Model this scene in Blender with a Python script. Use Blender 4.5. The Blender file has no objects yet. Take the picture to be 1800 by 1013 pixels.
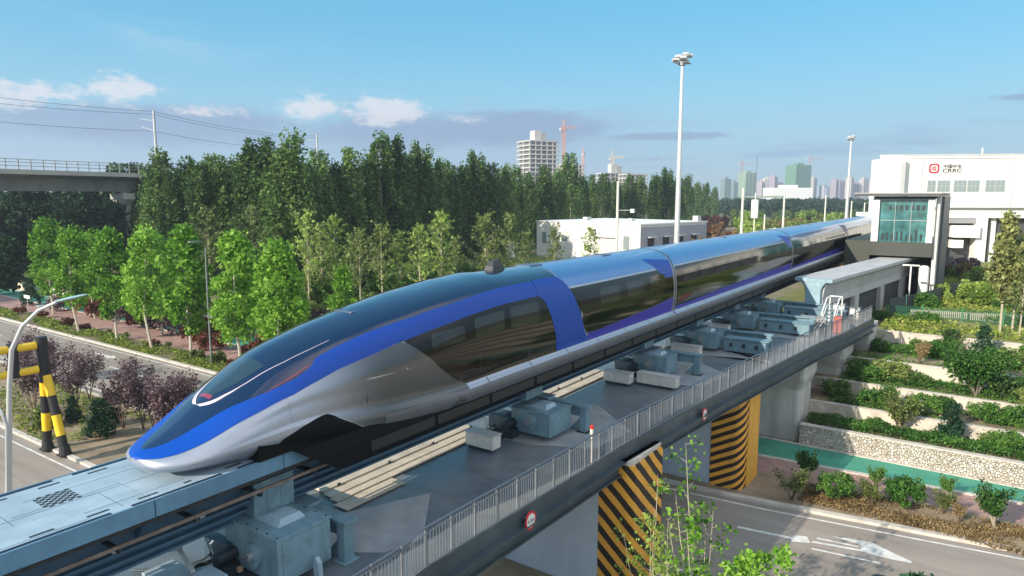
import bpy, bmesh, math, random
import numpy as np
from mathutils import Vector, Matrix, Euler
SC = bpy.context.scene
COL = SC.collection
R_ = math.radians
# ------------------------------------------------------------------ camera
cam_d = bpy.data.cameras.new('camera'); cam = bpy.data.objects.new('camera', cam_d); COL.objects.link(cam)
cam_d.sensor_width = 36; cam_d.lens = 24.0; cam_d.clip_start = .1; cam_d.clip_end = 9000
cam.location = (0, 0, 15); PITCH = 7.66; HEAD = 35.227
cam.rotation_euler = (R_(90 - PITCH), 0, R_(HEAD)); SC.camera = cam
# ------------------------------------------------------------------ sky and sun
SUN_EL = 25.0; SUN_TRAVEL = 17.0                   # light travels towards azimuth 17 deg from +Y to +X
w = bpy.data.worlds.new('World'); SC.world = w; w.use_nodes = True
nt = w.node_tree; nt.nodes.clear()
def wn(t, **k):
    n = nt.nodes.new(t)
    for a, b in k.items(): setattr(n, a, b)
    return n
def wmath(op, a, b=None, c=None, clamp=False):
    n = nt.nodes.new('ShaderNodeMath'); n.operation = op; n.use_clamp = clamp
    for i, v in enumerate((a, b, c)):
        if v is None: continue
        if hasattr(v, 'node'): nt.links.new(v, n.inputs[i])
        else: n.inputs[i].default_value = v
    return n.outputs[0]
def wsmooth(x, a, b):
    n = nt.nodes.new('ShaderNodeMapRange'); n.interpolation_type = 'SMOOTHSTEP'
    nt.links.new(x, n.inputs[0]); n.inputs[1].default_value = a; n.inputs[2].default_value = b
    return n.outputs[0]
sky = wn('ShaderNodeTexSky', sky_type='NISHITA', sun_disc=False)
sky.sun_elevation = R_(SUN_EL); sky.sun_rotation = R_(180 + SUN_TRAVEL); sky.altitude = 50
sky.air_density = 1.0; sky.dust_density = .35; sky.ozone_density = 2.2
tc = wn('ShaderNodeTexCoord'); sp = wn('ShaderNodeSeparateXYZ'); nt.links.new(tc.outputs['Generated'], sp.inputs[0])
az = wmath('MULTIPLY', wmath('ARCTAN2', sp.outputs[0], sp.outputs[1]), 57.2958)       # degrees, 0 = +Y, + to +X
el = wmath('MULTIPLY', wmath('ARCSINE', sp.outputs[2]), 57.2958)
cmb = wn('ShaderNodeCombineXYZ'); nt.links.new(wmath('MULTIPLY', az, .10), cmb.inputs[0]); nt.links.new(wmath('MULTIPLY', el, .42), cmb.inputs[1])
def noise(vec, scale, detail=6, rough=.6, off=0, dist=0):
    m = wn('ShaderNodeMapping'); nt.links.new(vec, m.inputs[0]); m.inputs[1].default_value = (off, off * .7, off)
    n = wn('ShaderNodeTexNoise'); nt.links.new(m.outputs[0], n.inputs[0]); n.inputs['Scale'].default_value = scale
    n.inputs['Detail'].default_value = detail; n.inputs['Roughness'].default_value = rough; n.inputs['Distortion'].default_value = dist
    return n.outputs[0]
n1 = noise(cmb.outputs[0], 1.0, 8, .58, 3.1, .2); n2 = noise(cmb.outputs[0], 2.6, 8, .62, 9.7); n3 = noise(cmb.outputs[0], .55, 4, .5, 5.5)
# long low grey-violet cloud bank (left two thirds), wisps elsewhere
bank = wmath('MULTIPLY', wsmooth(el, .4, 2.2), wmath('SUBTRACT', 1.0, wsmooth(wmath('ADD', el, wmath('MULTIPLY', wmath('SUBTRACT', n1, .5), -9.0)), 5.2, 7.2)))
bankaz = wmath('SUBTRACT', 1.0, wsmooth(az, -34, -16))
bank = wmath('MULTIPLY', bank, wmath('MULTIPLY_ADD', bankaz, .78, .1))
puff = wmath('MULTIPLY', wsmooth(wmath('ADD', n1, wmath('MULTIPLY', n2, .5)), .80, .93), wmath('MULTIPLY', wsmooth(el, 4.2, 5.6), wmath('SUBTRACT', 1.0, wsmooth(el, 6.6, 8.4))))
puff = wmath('MULTIPLY', puff, wmath('SUBTRACT', 1.0, wsmooth(az, -46, -38)))
streak_v = wn('ShaderNodeCombineXYZ'); nt.links.new(wmath('MULTIPLY', az, .07), streak_v.inputs[0]); nt.links.new(wmath('MULTIPLY', el, .95), streak_v.inputs[1])
n4 = noise(streak_v.outputs[0], 1.0, 7, .6, 14.2, .1)
streak = wmath('MULTIPLY', wsmooth(n4, .53, .68), wmath('MULTIPLY', wsmooth(el, .5, 2.0), wmath('SUBTRACT', 1.0, wsmooth(el, 4.6, 7.0))))
wisp = wmath('MULTIPLY', wsmooth(n3, .50, .72), wmath('MULTIPLY', wsmooth(el, 8, 13), wmath('SUBTRACT', 1.0, wsmooth(az, -62, -44))))
wisp = wmath('MULTIPLY', wisp, wsmooth(n2, .35, .7))
hsv = wn('ShaderNodeHueSaturation'); hsv.inputs['Hue'].default_value = .472; hsv.inputs['Saturation'].default_value = 1.3; hsv.inputs['Value'].default_value = 1.22
nt.links.new(sky.outputs[0], hsv.inputs['Color'])
def wmix(fac, a, col):
    n = wn('ShaderNodeMix', data_type='RGBA'); nt.links.new(fac, n.inputs[0]); nt.links.new(a, n.inputs[6]); n.inputs[7].default_value = (*col, 1); return n.outputs[2]
c = wmix(wmath('MULTIPLY', wsmooth(el, -2, 4), .70), hsv.outputs[0], (1.0, 3.6, 5.7))
c = wmix(wmath('MULTIPLY', wmath('SUBTRACT', 1.0, wsmooth(el, -1.0, 15.0)), .85), c, (2.9, 4.6, 5.7))
c = wmix(wmath('MULTIPLY', streak, .62), c, (2.0, 3.1, 5.0))
def gauss(azc, elc, wa, we):
    a = wmath('DIVIDE', wmath('SUBTRACT', az, azc), wa); b = wmath('DIVIDE', wmath('SUBTRACT', el, elc), we)
    return wmath('POWER', 2.718, wmath('MULTIPLY', wmath('ADD', wmath('MULTIPLY', a, a), wmath('MULTIPLY', b, b)), -1.0))
cv = wn('ShaderNodeCombineXYZ'); nt.links.new(wmath('MULTIPLY', az, .5), cv.inputs[0]); nt.links.new(wmath('MULTIPLY', el, 1.0), cv.inputs[1])
n5 = noise(cv.outputs[0], 1.0, 9, .66, 21.3, .25); n6 = noise(cv.outputs[0], 3.2, 6, .6, 2.2)
def field(bl, amp, lo, hi):
    f = None
    for q in bl:
        g_ = wmath('MULTIPLY', gauss(*q[:4]), q[4]); f = g_ if f is None else wmath('MAXIMUM', f, g_)
    f = wmath('ADD', f, wmath('MULTIPLY', wmath('SUBTRACT', n5, .5), amp)); f = wmath('ADD', f, wmath('MULTIPLY', wmath('SUBTRACT', n6, .5), amp*.35))
    return wsmooth(f, lo, hi)
puff2 = field([(-69,6.9,5.0,1.0,1.0),(-64.5,7.5,2.6,1.5,1.1),(-59,6.3,4,.7,.75),(-51.6,6.9,3.0,1.25,1.1),(-45.6,6.8,4.2,1.35,1.2),(-72,6.3,3,.9,.9),(-39,6.3,3,.5,.7)], 2.1, .40, 1.02)
bank2 = field([(-62,5.2,14,1.9,.9),(-44,5.2,9,1.9,.95),(-35,5.5,7.5,1.6,1.15),(-30.5,5.2,3,.7,.9),(-22.5,4.75,5.5,.38,1.0),(2,6.5,5,.28,.8),(-24,3.0,4,.25,.6)], .9, .28, .75)
c = wmix(wmath('MULTIPLY', bank, .55), c, (2.4, 3.3, 4.8))
c = wmix(wmath('MULTIPLY', bank2, .72), c, (1.85, 2.55, 4.05))
c = wmix(wmath('MULTIPLY', puff2, .80), c, (6.0, 6.0, 6.3))
c = wmix(wmath('MULTIPLY', wisp, .5), c, (4.6, 5.6, 6.4))
# unseen broken bright cloud added right of and behind the viewpoint, filling shaded sides
azd = wmath('ABSOLUTE', wmath('ADD', az, 35)); azd = wmath('MINIMUM', azd, wmath('SUBTRACT', 360.0, azd))
azr = wmath('ABSOLUTE', wmath('SUBTRACT', az, 105)); azr = wmath('MINIMUM', azr, wmath('SUBTRACT', 360.0, azr))
cover = wmath('MULTIPLY', wmath('SUBTRACT', 1.0, wsmooth(azr, 72, 95)), wsmooth(el, 3, 12))
gv = noise(tc.outputs['Generated'], 2.4, 6, .6, 1.7)
cover = wmath('MULTIPLY', cover, wmath('MULTIPLY_ADD', wsmooth(gv, .42, .60), .55, .35))
c = wmix(cover, c, (10.5, 10.2, 10.2))
bg = wn('ShaderNodeBackground'); bg.inputs[1].default_value = .088; nt.links.new(c, bg.inputs[0])
wo = wn('ShaderNodeOutputWorld'); nt.links.new(bg.outputs[0], wo.inputs[0])
sd = bpy.data.lights.new('sun', 'SUN'); so = bpy.data.objects.new('sun', sd); COL.objects.link(so)
sd.energy = 4.4; sd.angle = R_(.53); sd.color = (1, .89, .74)
dirv = Vector((math.sin(R_(SUN_TRAVEL)) * math.cos(R_(SUN_EL)), math.cos(R_(SUN_TRAVEL)) * math.cos(R_(SUN_EL)), -math.sin(R_(SUN_EL))))
so.rotation_euler = dirv.to_track_quat('-Z', 'Y').to_euler(); so.location = (-100, -100, 120)
SC.view_settings.view_transform = 'Standard'; SC.view_settings.look = 'None'; SC.view_settings.exposure = .72; SC.view_settings.gamma = 1
SC.render.engine = 'CYCLES'; SC.cycles.max_bounces = 6; SC.cycles.diffuse_bounces = 3; SC.cycles.glossy_bounces = 4; SC.cycles.transparent_max_bounces = 8
SC.cycles.sample_clamp_indirect = 6

# ------------------------------------------------------------------ materials
MATS = {}
def mat(name, col=(.5, .5, .5), rough=.6, metal=0, var=.0, vscale=1.0, bump=0, bscale=20, coat=0, spec=.5, col2=None, detail=5, stretch=None):
    if name in MATS: return MATS[name]
    m = bpy.data.materials.new(name); m.use_nodes = True; t = m.node_tree; b = t.nodes['Principled BSDF']
    b.inputs['Base Color'].default_value = (*col, 1); b.inputs['Roughness'].default_value = rough; b.inputs['Metallic'].default_value = metal
    b.inputs['Coat Weight'].default_value = coat; b.inputs['Coat Roughness'].default_value = .03; b.inputs['Specular IOR Level'].default_value = spec
    L = t.links
    if var or bump or col2:
        tc = t.nodes.new('ShaderNodeTexCoord'); mp = t.nodes.new('ShaderNodeMapping'); L.new(tc.outputs['Object'], mp.inputs[0])
        if stretch: mp.inputs['Scale'].default_value = stretch
        if var or col2:
            n = t.nodes.new('ShaderNodeTexNoise'); n.inputs['Scale'].default_value = vscale; n.inputs['Detail'].default_value = detail; n.inputs['Roughness'].default_value = .62
            L.new(mp.outputs[0], n.inputs[0])
            mr = t.nodes.new('ShaderNodeMapRange'); mr.inputs[1].default_value = .32; mr.inputs[2].default_value = .68; L.new(n.outputs[0], mr.inputs[0])
            mx = t.nodes.new('ShaderNodeMix'); mx.data_type = 'RGBA'; L.new(mr.outputs[0], mx.inputs[0])
            c2 = col2 if col2 else tuple(min(1, x * (1 + var)) for x in col)
            c1 = col if col2 else tuple(x * (1 - var) for x in col)
            mx.inputs[6].default_value = (*c1, 1); mx.inputs[7].default_value = (*c2, 1); L.new(mx.outputs[2], b.inputs['Base Color'])
            m2 = t.nodes.new('ShaderNodeMapRange'); L.new(n.outputs[0], m2.inputs[0]); m2.inputs[3].default_value = max(.02, rough - .12); m2.inputs[4].default_value = min(1, rough + .12)
            if rough > .2: L.new(m2.outputs[0], b.inputs['Roughness'])
        if bump:
            n = t.nodes.new('ShaderNodeTexNoise'); n.inputs['Scale'].default_value = bscale; n.inputs['Detail'].default_value = 4; L.new(mp.outputs[0], n.inputs[0])
            bp = t.nodes.new('ShaderNodeBump'); bp.inputs['Strength'].default_value = bump; bp.inputs['Distance'].default_value = .05; L.new(n.outputs[0], bp.inputs['Height']); L.new(bp.outputs[0], b.inputs['Normal'])
    MATS[name] = m; return m
def leafmat(name, dark, mid, light, trans=.35):
    m = bpy.data.materials.new(name); m.use_nodes = True; t = m.node_tree; b = t.nodes['Principled BSDF']; L = t.links
    g = t.nodes.new('ShaderNodeNewGeometry'); oi = t.nodes.new('ShaderNodeObjectInfo')
    tc = t.nodes.new('ShaderNodeTexCoord'); n = t.nodes.new('ShaderNodeTexNoise'); n.inputs['Scale'].default_value = .9; n.inputs['Detail'].default_value = 3; L.new(tc.outputs['Object'], n.inputs[0])
    a = t.nodes.new('ShaderNodeMath'); a.operation = 'MULTIPLY_ADD'; L.new(n.outputs[0], a.inputs[0]); a.inputs[1].default_value = 1.1; a.inputs[2].default_value = -.35
    a2 = t.nodes.new('ShaderNodeMath'); a2.operation = 'MULTIPLY_ADD'; L.new(g.outputs['Random Per Island'], a2.inputs[0]); a2.inputs[1].default_value = .7; L.new(a.outputs[0], a2.inputs[2])
    a3 = t.nodes.new('ShaderNodeMath'); a3.operation = 'MULTIPLY_ADD'; L.new(oi.outputs['Random'], a3.inputs[0]); a3.inputs[1].default_value = .5; a3.inputs[2].default_value = -.25
    a4 = t.nodes.new('ShaderNodeMath'); a4.operation = 'ADD'; L.new(a2.outputs[0], a4.inputs[0]); L.new(a3.outputs[0], a4.inputs[1])
    cr = t.nodes.new('ShaderNodeValToRGB'); L.new(a4.outputs[0], cr.inputs[0])
    e = cr.color_ramp.elements; e[0].position = .1; e[0].color = (*dark, 1); e[1].position = .95; e[1].color = (*light, 1); x = e.new(.5); x.color = (*mid, 1)
    L.new(cr.outputs[0], b.inputs['Base Color']); b.inputs['Roughness'].default_value = .55; b.inputs['Specular IOR Level'].default_value = .25
    tr = t.nodes.new('ShaderNodeBsdfTranslucent'); L.new(cr.outputs[0], tr.inputs[0]); mx = t.nodes.new('ShaderNodeMixShader'); mx.inputs[0].default_value = trans
    L.new(b.outputs[0], mx.inputs[1]); L.new(tr.outputs[0], mx.inputs[2]); L.new(mx.outputs[0], t.nodes['Material Output'].inputs[0])
    return m
# ------------------------------------------------------------------ mesh helpers
class MB:
    def __init__(s): s.v = []; s.f = []
    def add(s, vs, fs):
        o = len(s.v); s.v += [tuple(p) for p in vs]; s.f += [tuple(o + i for i in f) for f in fs]; return s
    def box(s, x0, x1, y0, y1, z0, z1):
        return s.add([(x0,y0,z0),(x1,y0,z0),(x1,y1,z0),(x0,y1,z0),(x0,y0,z1),(x1,y0,z1),(x1,y1,z1),(x0,y1,z1)],
                     [(0,3,2,1),(4,5,6,7),(0,1,5,4),(1,2,6,5),(2,3,7,6),(3,0,4,7)])
    def prism(s, poly, z0, z1):           # poly in xy, counter-clockwise
        n = len(poly); a = sum(poly[i][0]*poly[(i+1)%n][1]-poly[(i+1)%n][0]*poly[i][1] for i in range(n))
        if a < 0: poly = poly[::-1]
        return s.add([(x,y,z0) for x,y in poly]+[(x,y,z1) for x,y in poly], [tuple(range(n-1,-1,-1)), tuple(range(n,2*n))]+[(i,(i+1)%n,n+(i+1)%n,n+i) for i in range(n)])
    def slabline(s, pts, w0, w1, z0, z1):  # strip along a polyline of (x,y); offsets to the right w0..w1
        L = []; 
        for i,p in enumerate(pts):
            a = Vector(pts[max(0,i-1)]); b = Vector(pts[min(len(pts)-1,i+1)]); d = (b-a).normalized(); n = Vector((d.y,-d.x)); q = Vector(p)
            L.append((q+n*w0, q+n*w1))
        v = []
        for a,b in L: v += [(a.x,a.y,z0),(b.x,b.y,z0),(b.x,b.y,z1),(a.x,a.y,z1)]
        f = []
        for i in range(len(pts)-1):
            o = 4*i
            f += [(o+k, o+4+k, o+4+(k+1)%4, o+(k+1)%4) for k in range(4)]
        o = 4*(len(pts)-1); f += [(0,1,2,3),(o+3,o+2,o+1,o)]
        return s.add(v, f)
    def sec(s, prof, y0, y1):              # profile (x,z) polygon extruded along y
        n = len(prof); a = sum(prof[i][0]*prof[(i+1)%n][1]-prof[(i+1)%n][0]*prof[i][1] for i in range(n))
        if a < 0: prof = prof[::-1]
        return s.add([(x,y0,z) for x,z in prof]+[(x,y1,z) for x,z in prof], [tuple(range(n)), tuple(range(2*n-1,n-1,-1))]+[(i,n+i,n+(i+1)%n,(i+1)%n) for i in range(n)])
    def tube(s, pts, r, n=8, cap=True):
        pts = [Vector(p) for p in pts]; rs = r if isinstance(r,(list,tuple)) else [r]*len(pts); v = []; f = []; up = None
        for i,p in enumerate(pts):
            d = (pts[min(i+1,len(pts)-1)]-pts[max(i-1,0)]).normalized()
            if up is None: up = Vector((0,0,1)) if abs(d.z)<.9 else Vector((1,0,0))
            a = d.cross(up); a = a.normalized() if a.length>1e-6 else d.orthogonal().normalized(); b = a.cross(d).normalized(); up = b
            for k in range(n):
                t = 2*math.pi*k/n; v.append(p + a*math.cos(t)*rs[i] + b*math.sin(t)*rs[i])
        for i in range(len(pts)-1):
            for k in range(n): f.append((i*n+k, i*n+(k+1)%n, (i+1)*n+(k+1)%n, (i+1)*n+k))
        if cap: f += [tuple(range(n-1,-1,-1)), tuple(range((len(pts)-1)*n, len(pts)*n))]
        return s.add(v, f)
    def bar(s, a, b, wx, wz):              # rectangular bar between two points
        a = Vector(a); b = Vector(b); d = (b-a).normalized(); u = Vector((0,0,1)) if abs(d.z)<.95 else Vector((1,0,0))
        x = d.cross(u).normalized()*wx/2; z = x.cross(d).normalized()*wz/2
        return s.add([a-x-z,a+x-z,a+x+z,a-x+z,b-x-z,b+x-z,b+x+z,b-x+z],[(0,1,2,3),(7,6,5,4),(0,4,5,1),(1,5,6,2),(2,6,7,3),(3,7,4,0)])
    def xf(s, M): s.v = [tuple(M @ Vector(p)) for p in s.v]; return s
    def build(s, name, m=None, parent=None, smooth=False, bevel=0, seg=2, angle=40):
        me = bpy.data.meshes.new(name); me.from_pydata([tuple(p) for p in s.v], [], s.f); me.update()
        bm = bmesh.new(); bm.from_mesh(me); bmesh.ops.recalc_face_normals(bm, faces=bm.faces); bm.to_mesh(me); bm.free()
        if m: me.materials.append(m)
        o = bpy.data.objects.new(name, me); COL.objects.link(o)
        if smooth:
            me.polygons.foreach_set('use_smooth', [True]*len(me.polygons)); me.set_sharp_from_angle(angle=R_(angle))
        if bevel:
            b = o.modifiers.new('bevel','BEVEL'); b.width = bevel; b.segments = seg; b.limit_method = 'ANGLE'
        if parent is not None:
            o.parent = parent; o.matrix_parent_inverse = Matrix.Translation(parent.location).inverted()
        return o
def tag(o, label=None, cat=None, group=None, kind=None):
    if label: o['label'] = label
    if cat: o['category'] = cat
    if group: o['group'] = group
    if kind: o['kind'] = kind
    return o
def thing(name, label=None, cat=None, loc=(0,0,0), group=None):
    o = bpy.data.objects.new(name, None); COL.objects.link(o); o.location = loc; o.empty_display_size = .5
    return tag(o, label, cat, group)
def struct(o): o['kind'] = 'structure'; return o
def dup(o, loc=None, rz=None, sc=None, parent=None):
    c = o.copy(); COL.objects.link(c)
    if parent is not None: c.parent = parent
    else:
        if loc is not None: c.location = loc
        if rz is not None: c.rotation_euler = (0,0,rz)
        if sc is not None: c.scale = sc if isinstance(sc,(tuple,list)) else (sc,sc,sc)
    for ch in o.children: dup(ch, parent=c)
    return c
HD = R_(HEAD)
def depth_px(x, y):                       # camera-space depth and photo column, only used to number rows left to right
    cx = x*math.cos(HD)+y*math.sin(HD); d = -x*math.sin(HD)+y*math.cos(HD); return d, cx/max(d,.1)
def PC(r, d):                             # point at camera bearing ratio r (right/forward) and forward distance d
    cx = r*d; return (cx*math.cos(HD)-d*math.sin(HD), cx*math.sin(HD)+d*math.cos(HD))
ORD = ['first','second','third','fourth','fifth','sixth','seventh','eighth','ninth','tenth','eleventh','twelfth','thirteenth','fourteenth','fifteenth','sixteenth','seventeenth','eighteenth','nineteenth','twentieth']
TENS=['','','twenty','thirty','forty','fifty','sixty','seventy']
def ordw(k):
    if k < 20: return ORD[k]
    k += 1; t_, u_ = divmod(k,10); return (TENS[t_][:-1]+'ieth') if u_ == 0 else TENS[t_]+'-'+ORD[u_-1]
def ordn(i, n):
    if i == 0: return 'leftmost'
    if i == n-1 and n > 2: return 'rightmost'
    return ordw(i)+' from the left' if i < n/2 else ordw(n-1-i)+' from the right'
def number(row, fmt):
    row = sorted(row, key=lambda o: depth_px(o.location.x, o.location.y)[1])
    for i,o in enumerate(row): o['label'] = fmt.format(ordn(i, len(row)))

def stain(m, amount=.35, scale=(3.5,3.5,.35)):
    """vertical dirt runs and patches on a render or concrete surface"""
    t = m.node_tree; b = t.nodes['Principled BSDF']; L = t.links; src = b.inputs['Base Color'].links[0].from_socket if b.inputs['Base Color'].links else None
    tc = t.nodes.new('ShaderNodeTexCoord'); mp = t.nodes.new('ShaderNodeMapping'); mp.inputs['Scale'].default_value = scale; L.new(tc.outputs['Object'], mp.inputs[0])
    n = t.nodes.new('ShaderNodeTexNoise'); n.inputs['Scale'].default_value = 1; n.inputs['Detail'].default_value = 9; n.inputs['Roughness'].default_value = .7; L.new(mp.outputs[0], n.inputs[0])
    mr = t.nodes.new('ShaderNodeMapRange'); mr.inputs[1].default_value = .48; mr.inputs[2].default_value = .72; mr.inputs[3].default_value = 1; mr.inputs[4].default_value = 1-amount; L.new(n.outputs[0], mr.inputs[0])
    mx = t.nodes.new('ShaderNodeMix'); mx.data_type = 'RGBA'; mx.blend_type = 'MULTIPLY'; mx.inputs[0].default_value = 1
    if src: L.new(src, mx.inputs[6])
    else: mx.inputs[6].default_value = b.inputs['Base Color'].default_value
    L.new(mr.outputs[0], mx.inputs[7]); L.new(mx.outputs[2], b.inputs['Base Color'])
# ------------------------------------------------------------------ maglev train
CXT = -15.03; ZG = 8.85
M_silver = mat('train_silver', (.40,.43,.50), .38, .6, coat=.1)
M_roof = mat('train_roof_paint', (.12,.25,.50), .25, .6, coat=.5)
M_blue = mat('train_blue', (.003,.058,.36), .38, .0, coat=.0, spec=.3)
M_violet = mat('train_violet_blue', (.035,.03,.36), .40, .0, coat=.0, spec=.4)
M_canopy = mat('train_dark_glass', (.006,.014,.055), .06, .0, coat=.8, spec=.5)
M_wind = mat('train_window_band', (.004,.005,.006), .09, 0, coat=.0, spec=.36)
M_pane = mat('train_pane', (.012,.015,.016), .04, .0, coat=.0, spec=.7, var=.5, vscale=1.5)
M_under = mat('underbody_black', (.006,.007,.008), .8, 0, spec=.15)
M_bar = mat('light_bar', (.62,.52,.60), .25, 0)
M_red = mat('lamp_red', (.22,.03,.05), .2, 0, coat=1)
M_flankrefl = mat('flank_reflection_paint', (.40,.43,.50), .38, .6, coat=.1, var=.0)
def reflectionfade():  # silver darkens along the flank: dark ground reflection put into the paint colour
    t = M_flankrefl.node_tree; b = t.nodes['Principled BSDF']; L = t.links; tc = t.nodes.new('ShaderNodeTexCoord'); sp_ = t.nodes.new('ShaderNodeSeparateXYZ'); L.new(tc.outputs['Object'], sp_.inputs[0])
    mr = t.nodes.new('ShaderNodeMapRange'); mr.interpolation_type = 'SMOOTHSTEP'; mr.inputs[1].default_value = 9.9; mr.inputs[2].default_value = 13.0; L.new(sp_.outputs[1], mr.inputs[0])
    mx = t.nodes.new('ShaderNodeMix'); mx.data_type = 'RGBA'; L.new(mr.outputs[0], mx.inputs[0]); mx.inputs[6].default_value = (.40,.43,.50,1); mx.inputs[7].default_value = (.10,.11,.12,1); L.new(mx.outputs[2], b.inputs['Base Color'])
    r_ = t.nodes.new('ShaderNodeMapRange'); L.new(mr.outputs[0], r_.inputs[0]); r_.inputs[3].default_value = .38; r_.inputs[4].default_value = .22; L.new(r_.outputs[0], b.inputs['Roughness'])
reflectionfade()
M_skirt = mat('skirt_grey', (.13,.14,.16), .35, .3, var=.1, vscale=1.5)
M_seam = mat('seam_dark', (.02,.025,.04), .4)
MS = np.array([(0,1.0),(.55,.99),(1.05,.953),(1.38,.89),(1.6,.79),(1.73,.66),(1.80,.5),(1.80,.36),(1.77,.26),(1.72,.19),(1.74,.145),(1.84,.115),(1.90,.09),(1.90,.04),(1.84,0.0)])
def crom(Pn, n):
    Pn = np.vstack([[-Pn[1,0],Pn[1,1]],Pn,2*Pn[-1]-Pn[-2]]); out = []
    for i in range(1,len(Pn)-2):
        for k in range(n):
            t = k/n; a,b,c_,d = Pn[i-1],Pn[i],Pn[i+1],Pn[i+2]
            out.append(.5*((2*b)+(-a+c_)*t+(2*a-5*b+4*c_-d)*t*t+(-a+3*b-3*c_+d)*t**3))
    out.append(Pn[-2]); return np.array(out)
SECT = crom(MS,14); SECT[:,0] /= 1.90; SECT[0,0] = 0; NU = len(SECT); UU = np.linspace(0,1,NU)
ELL = np.stack([np.where(UU<.7,np.sin(UU/.7*np.pi/2)**.9,1-.35*((UU-.7)/.3)**2), 1-UU**1.3],1)
TP = [(6.9,.47),(6.95,.53),(7.1,.60),(7.35,.70),(7.7,.84),(8.2,1.13),(8.7,1.48),(9.1,1.68),(9.8,2.07),(10.4,2.32),(11,2.49),(12,2.72),(13.5,2.98),(15,3.18),(17,3.38),(18.5,3.47),(21,3.44),(25,3.41),(200,3.4)]
WP = [(6.9,.02),(6.95,.42),(7.1,.76),(7.4,1.05),(8,1.34),(9,1.55),(10.5,1.7),(12,1.8),(14,1.88),(16,1.9),(200,1.9)]
BP = [(6.9,.34),(6.95,.28),(7.1,.20),(7.4,.12),(9,.05),(10.5,-.05),(12,-.2),(13,-.28),(200,-.28)]
KP = [(6.9,0),(8,.1),(12,.6),(16,1),(200,1)]
def smoothtab(T, x0=6.9, x1=30, n=600, sig=.18):
    T = np.array(T); xs = np.linspace(x0, x1, n); ys = np.interp(xs, T[:,0], T[:,1]); dx = xs[1]-xs[0]
    out = ys.copy()
    for i,x in enumerate(xs):
        s_ = min(sig, (x-x0)*.35+.003); wgt = np.exp(-.5*((xs-x)/s_)**2); out[i] = (wgt*ys).sum()/wgt.sum()
    return xs, out
TT, WT, BT, KT = [smoothtab(t) for t in (TP, WP, BP, KP)]
def S(s, u, side=1, off=0.0):
    T_,W_,B_,K_ = [np.interp(s, *t) for t in (TT,WT,BT,KT)]
    q0 = np.interp(u,UU,SECT[:,0])*K_+np.interp(u,UU,ELL[:,0])*(1-K_); q1 = np.interp(u,UU,SECT[:,1])*K_+np.interp(u,UU,ELL[:,1])*(1-K_)
    # soft crease along the flank of the head car
    cr = np.clip((u-.46)/.05,0,1)*np.clip((.70-u)/.05,0,1)*np.clip((s-8)/2,0,1)*np.clip((16-s)/4,0,1)
    return np.array([CXT+side*(W_*q0-.036*cr), s, ZG+B_+q1*(T_-B_)])
def Sn(s, u, side):
    e = 1e-3; a = S(s+e,u,side)-S(max(6.901,s-e),u,side); b = S(s,min(1,u+e),side)-S(s,max(0,u-e),side)
    n = np.cross(b,a)*side; l = np.linalg.norm(n); n = n/l if l>1e-12 else np.array([0,0,1.])
    c_ = np.array([CXT, s, ZG+.5*(np.interp(s,*TT)+np.interp(s,*BT))]); 
    if u < .02: return np.array([0,n[1],abs(n[2])])
    return n if np.dot(n, S(s,u,side)-c_) > 0 else -n
def fn(tab):
    t = np.array(tab); return lambda s: float(np.interp(s, t[:,0], t[:,1]))
def patch(name, ss, u0, u1, m, parent, side=1, off=.005, nu=10, both=False):
    """sheet laid on the shell between u0(s) and u1(s), a few mm proud"""
    if both:
        us = lambda s: np.concatenate([-np.linspace(u1(s),0,nu+1)[:-1], np.linspace(0,u1(s),nu+1)])
    else: us = lambda s: np.linspace(u0(s),u1(s),nu+1)
    v = []; nn = None
    for s in ss:
        a = us(s); nn = len(a)
        for u in a:
            sd = side if not both else (1 if u>=0 else -1); u_ = abs(float(u))
            v.append(S(s,u_,sd)+Sn(s,u_,sd)*(off+.004))
    f = [(i*nn+j, i*nn+j+1, (i+1)*nn+j+1, (i+1)*nn+j) for i in range(len(ss)-1) for j in range(nn-1)]
    mb = MB(); mb.add(v,f); return mb.build(name, m, parent, smooth=True, angle=60)
train = thing('maglev_train', 'long blue and silver maglev train with a pointed duckbill nose on its guideway', 'train', (CXT,6.9,ZG))
END = 104.0
rng0 = lambda a,b,d: np.linspace(a,b,int((b-a)/d)+1)
us_full = np.linspace(0,1,121)
ss = list(rng0(6.9,8.0,.015))+list(rng0(8.03,13,.06))+list(np.linspace(13.1,26,110))+[33.3,58.1,82.9,END]
v=[]; nn=0
for s in ss:
    ring = [S(s,u,1) for u in us_full]+[S(s,u,-1) for u in us_full[::-1][:-1]]
    nn = len(ring); v += ring
f=[(i*nn+j, i*nn+(j+1)%nn, (i+1)*nn+(j+1)%nn, (i+1)*nn+j) for i in range(len(ss)-1) for j in range(nn)]
f += [tuple(range(nn)), tuple(range(len(v)-1,len(v)-nn-1,-1))]
mb = MB(); mb.add(v,f); mb.build('body', M_silver, train, smooth=True, angle=50)
rng = lambda a,b,d=.12: np.linspace(a,b,max(2,int((b-a)/d)+1))
canopy = fn([(7.11,0),(7.16,.05),(7.28,.10),(7.5,.13),(8.0,.16),(8.66,.217),(9.0,.25),(9.33,.281),(9.8,.312),(10.3,.318),(10.75,.290),(10.96,.25),(11.3,.238),(11.71,.229),(12.7,.219),(14.5,.226),(16.1,.225),(17.5,.217),(19.7,.209),(22,.205)])
bluelow = fn([(6.9,.30),(7.0,.32),(7.15,.36),(7.45,.385),(8.7,.40),(10.08,.412),(11.45,.365),(13.4,.335),(16.1,.315),(18.9,.308),(22.3,.300)])
sil = fn([(9.5,1),(9.53,.86),(9.65,.80),(10.11,.725),(10.5,.680),(10.75,.658),(10.92,.655),(11.08,.680),(11.29,.735),(12.01,.90),(12.76,1.0)])
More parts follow.
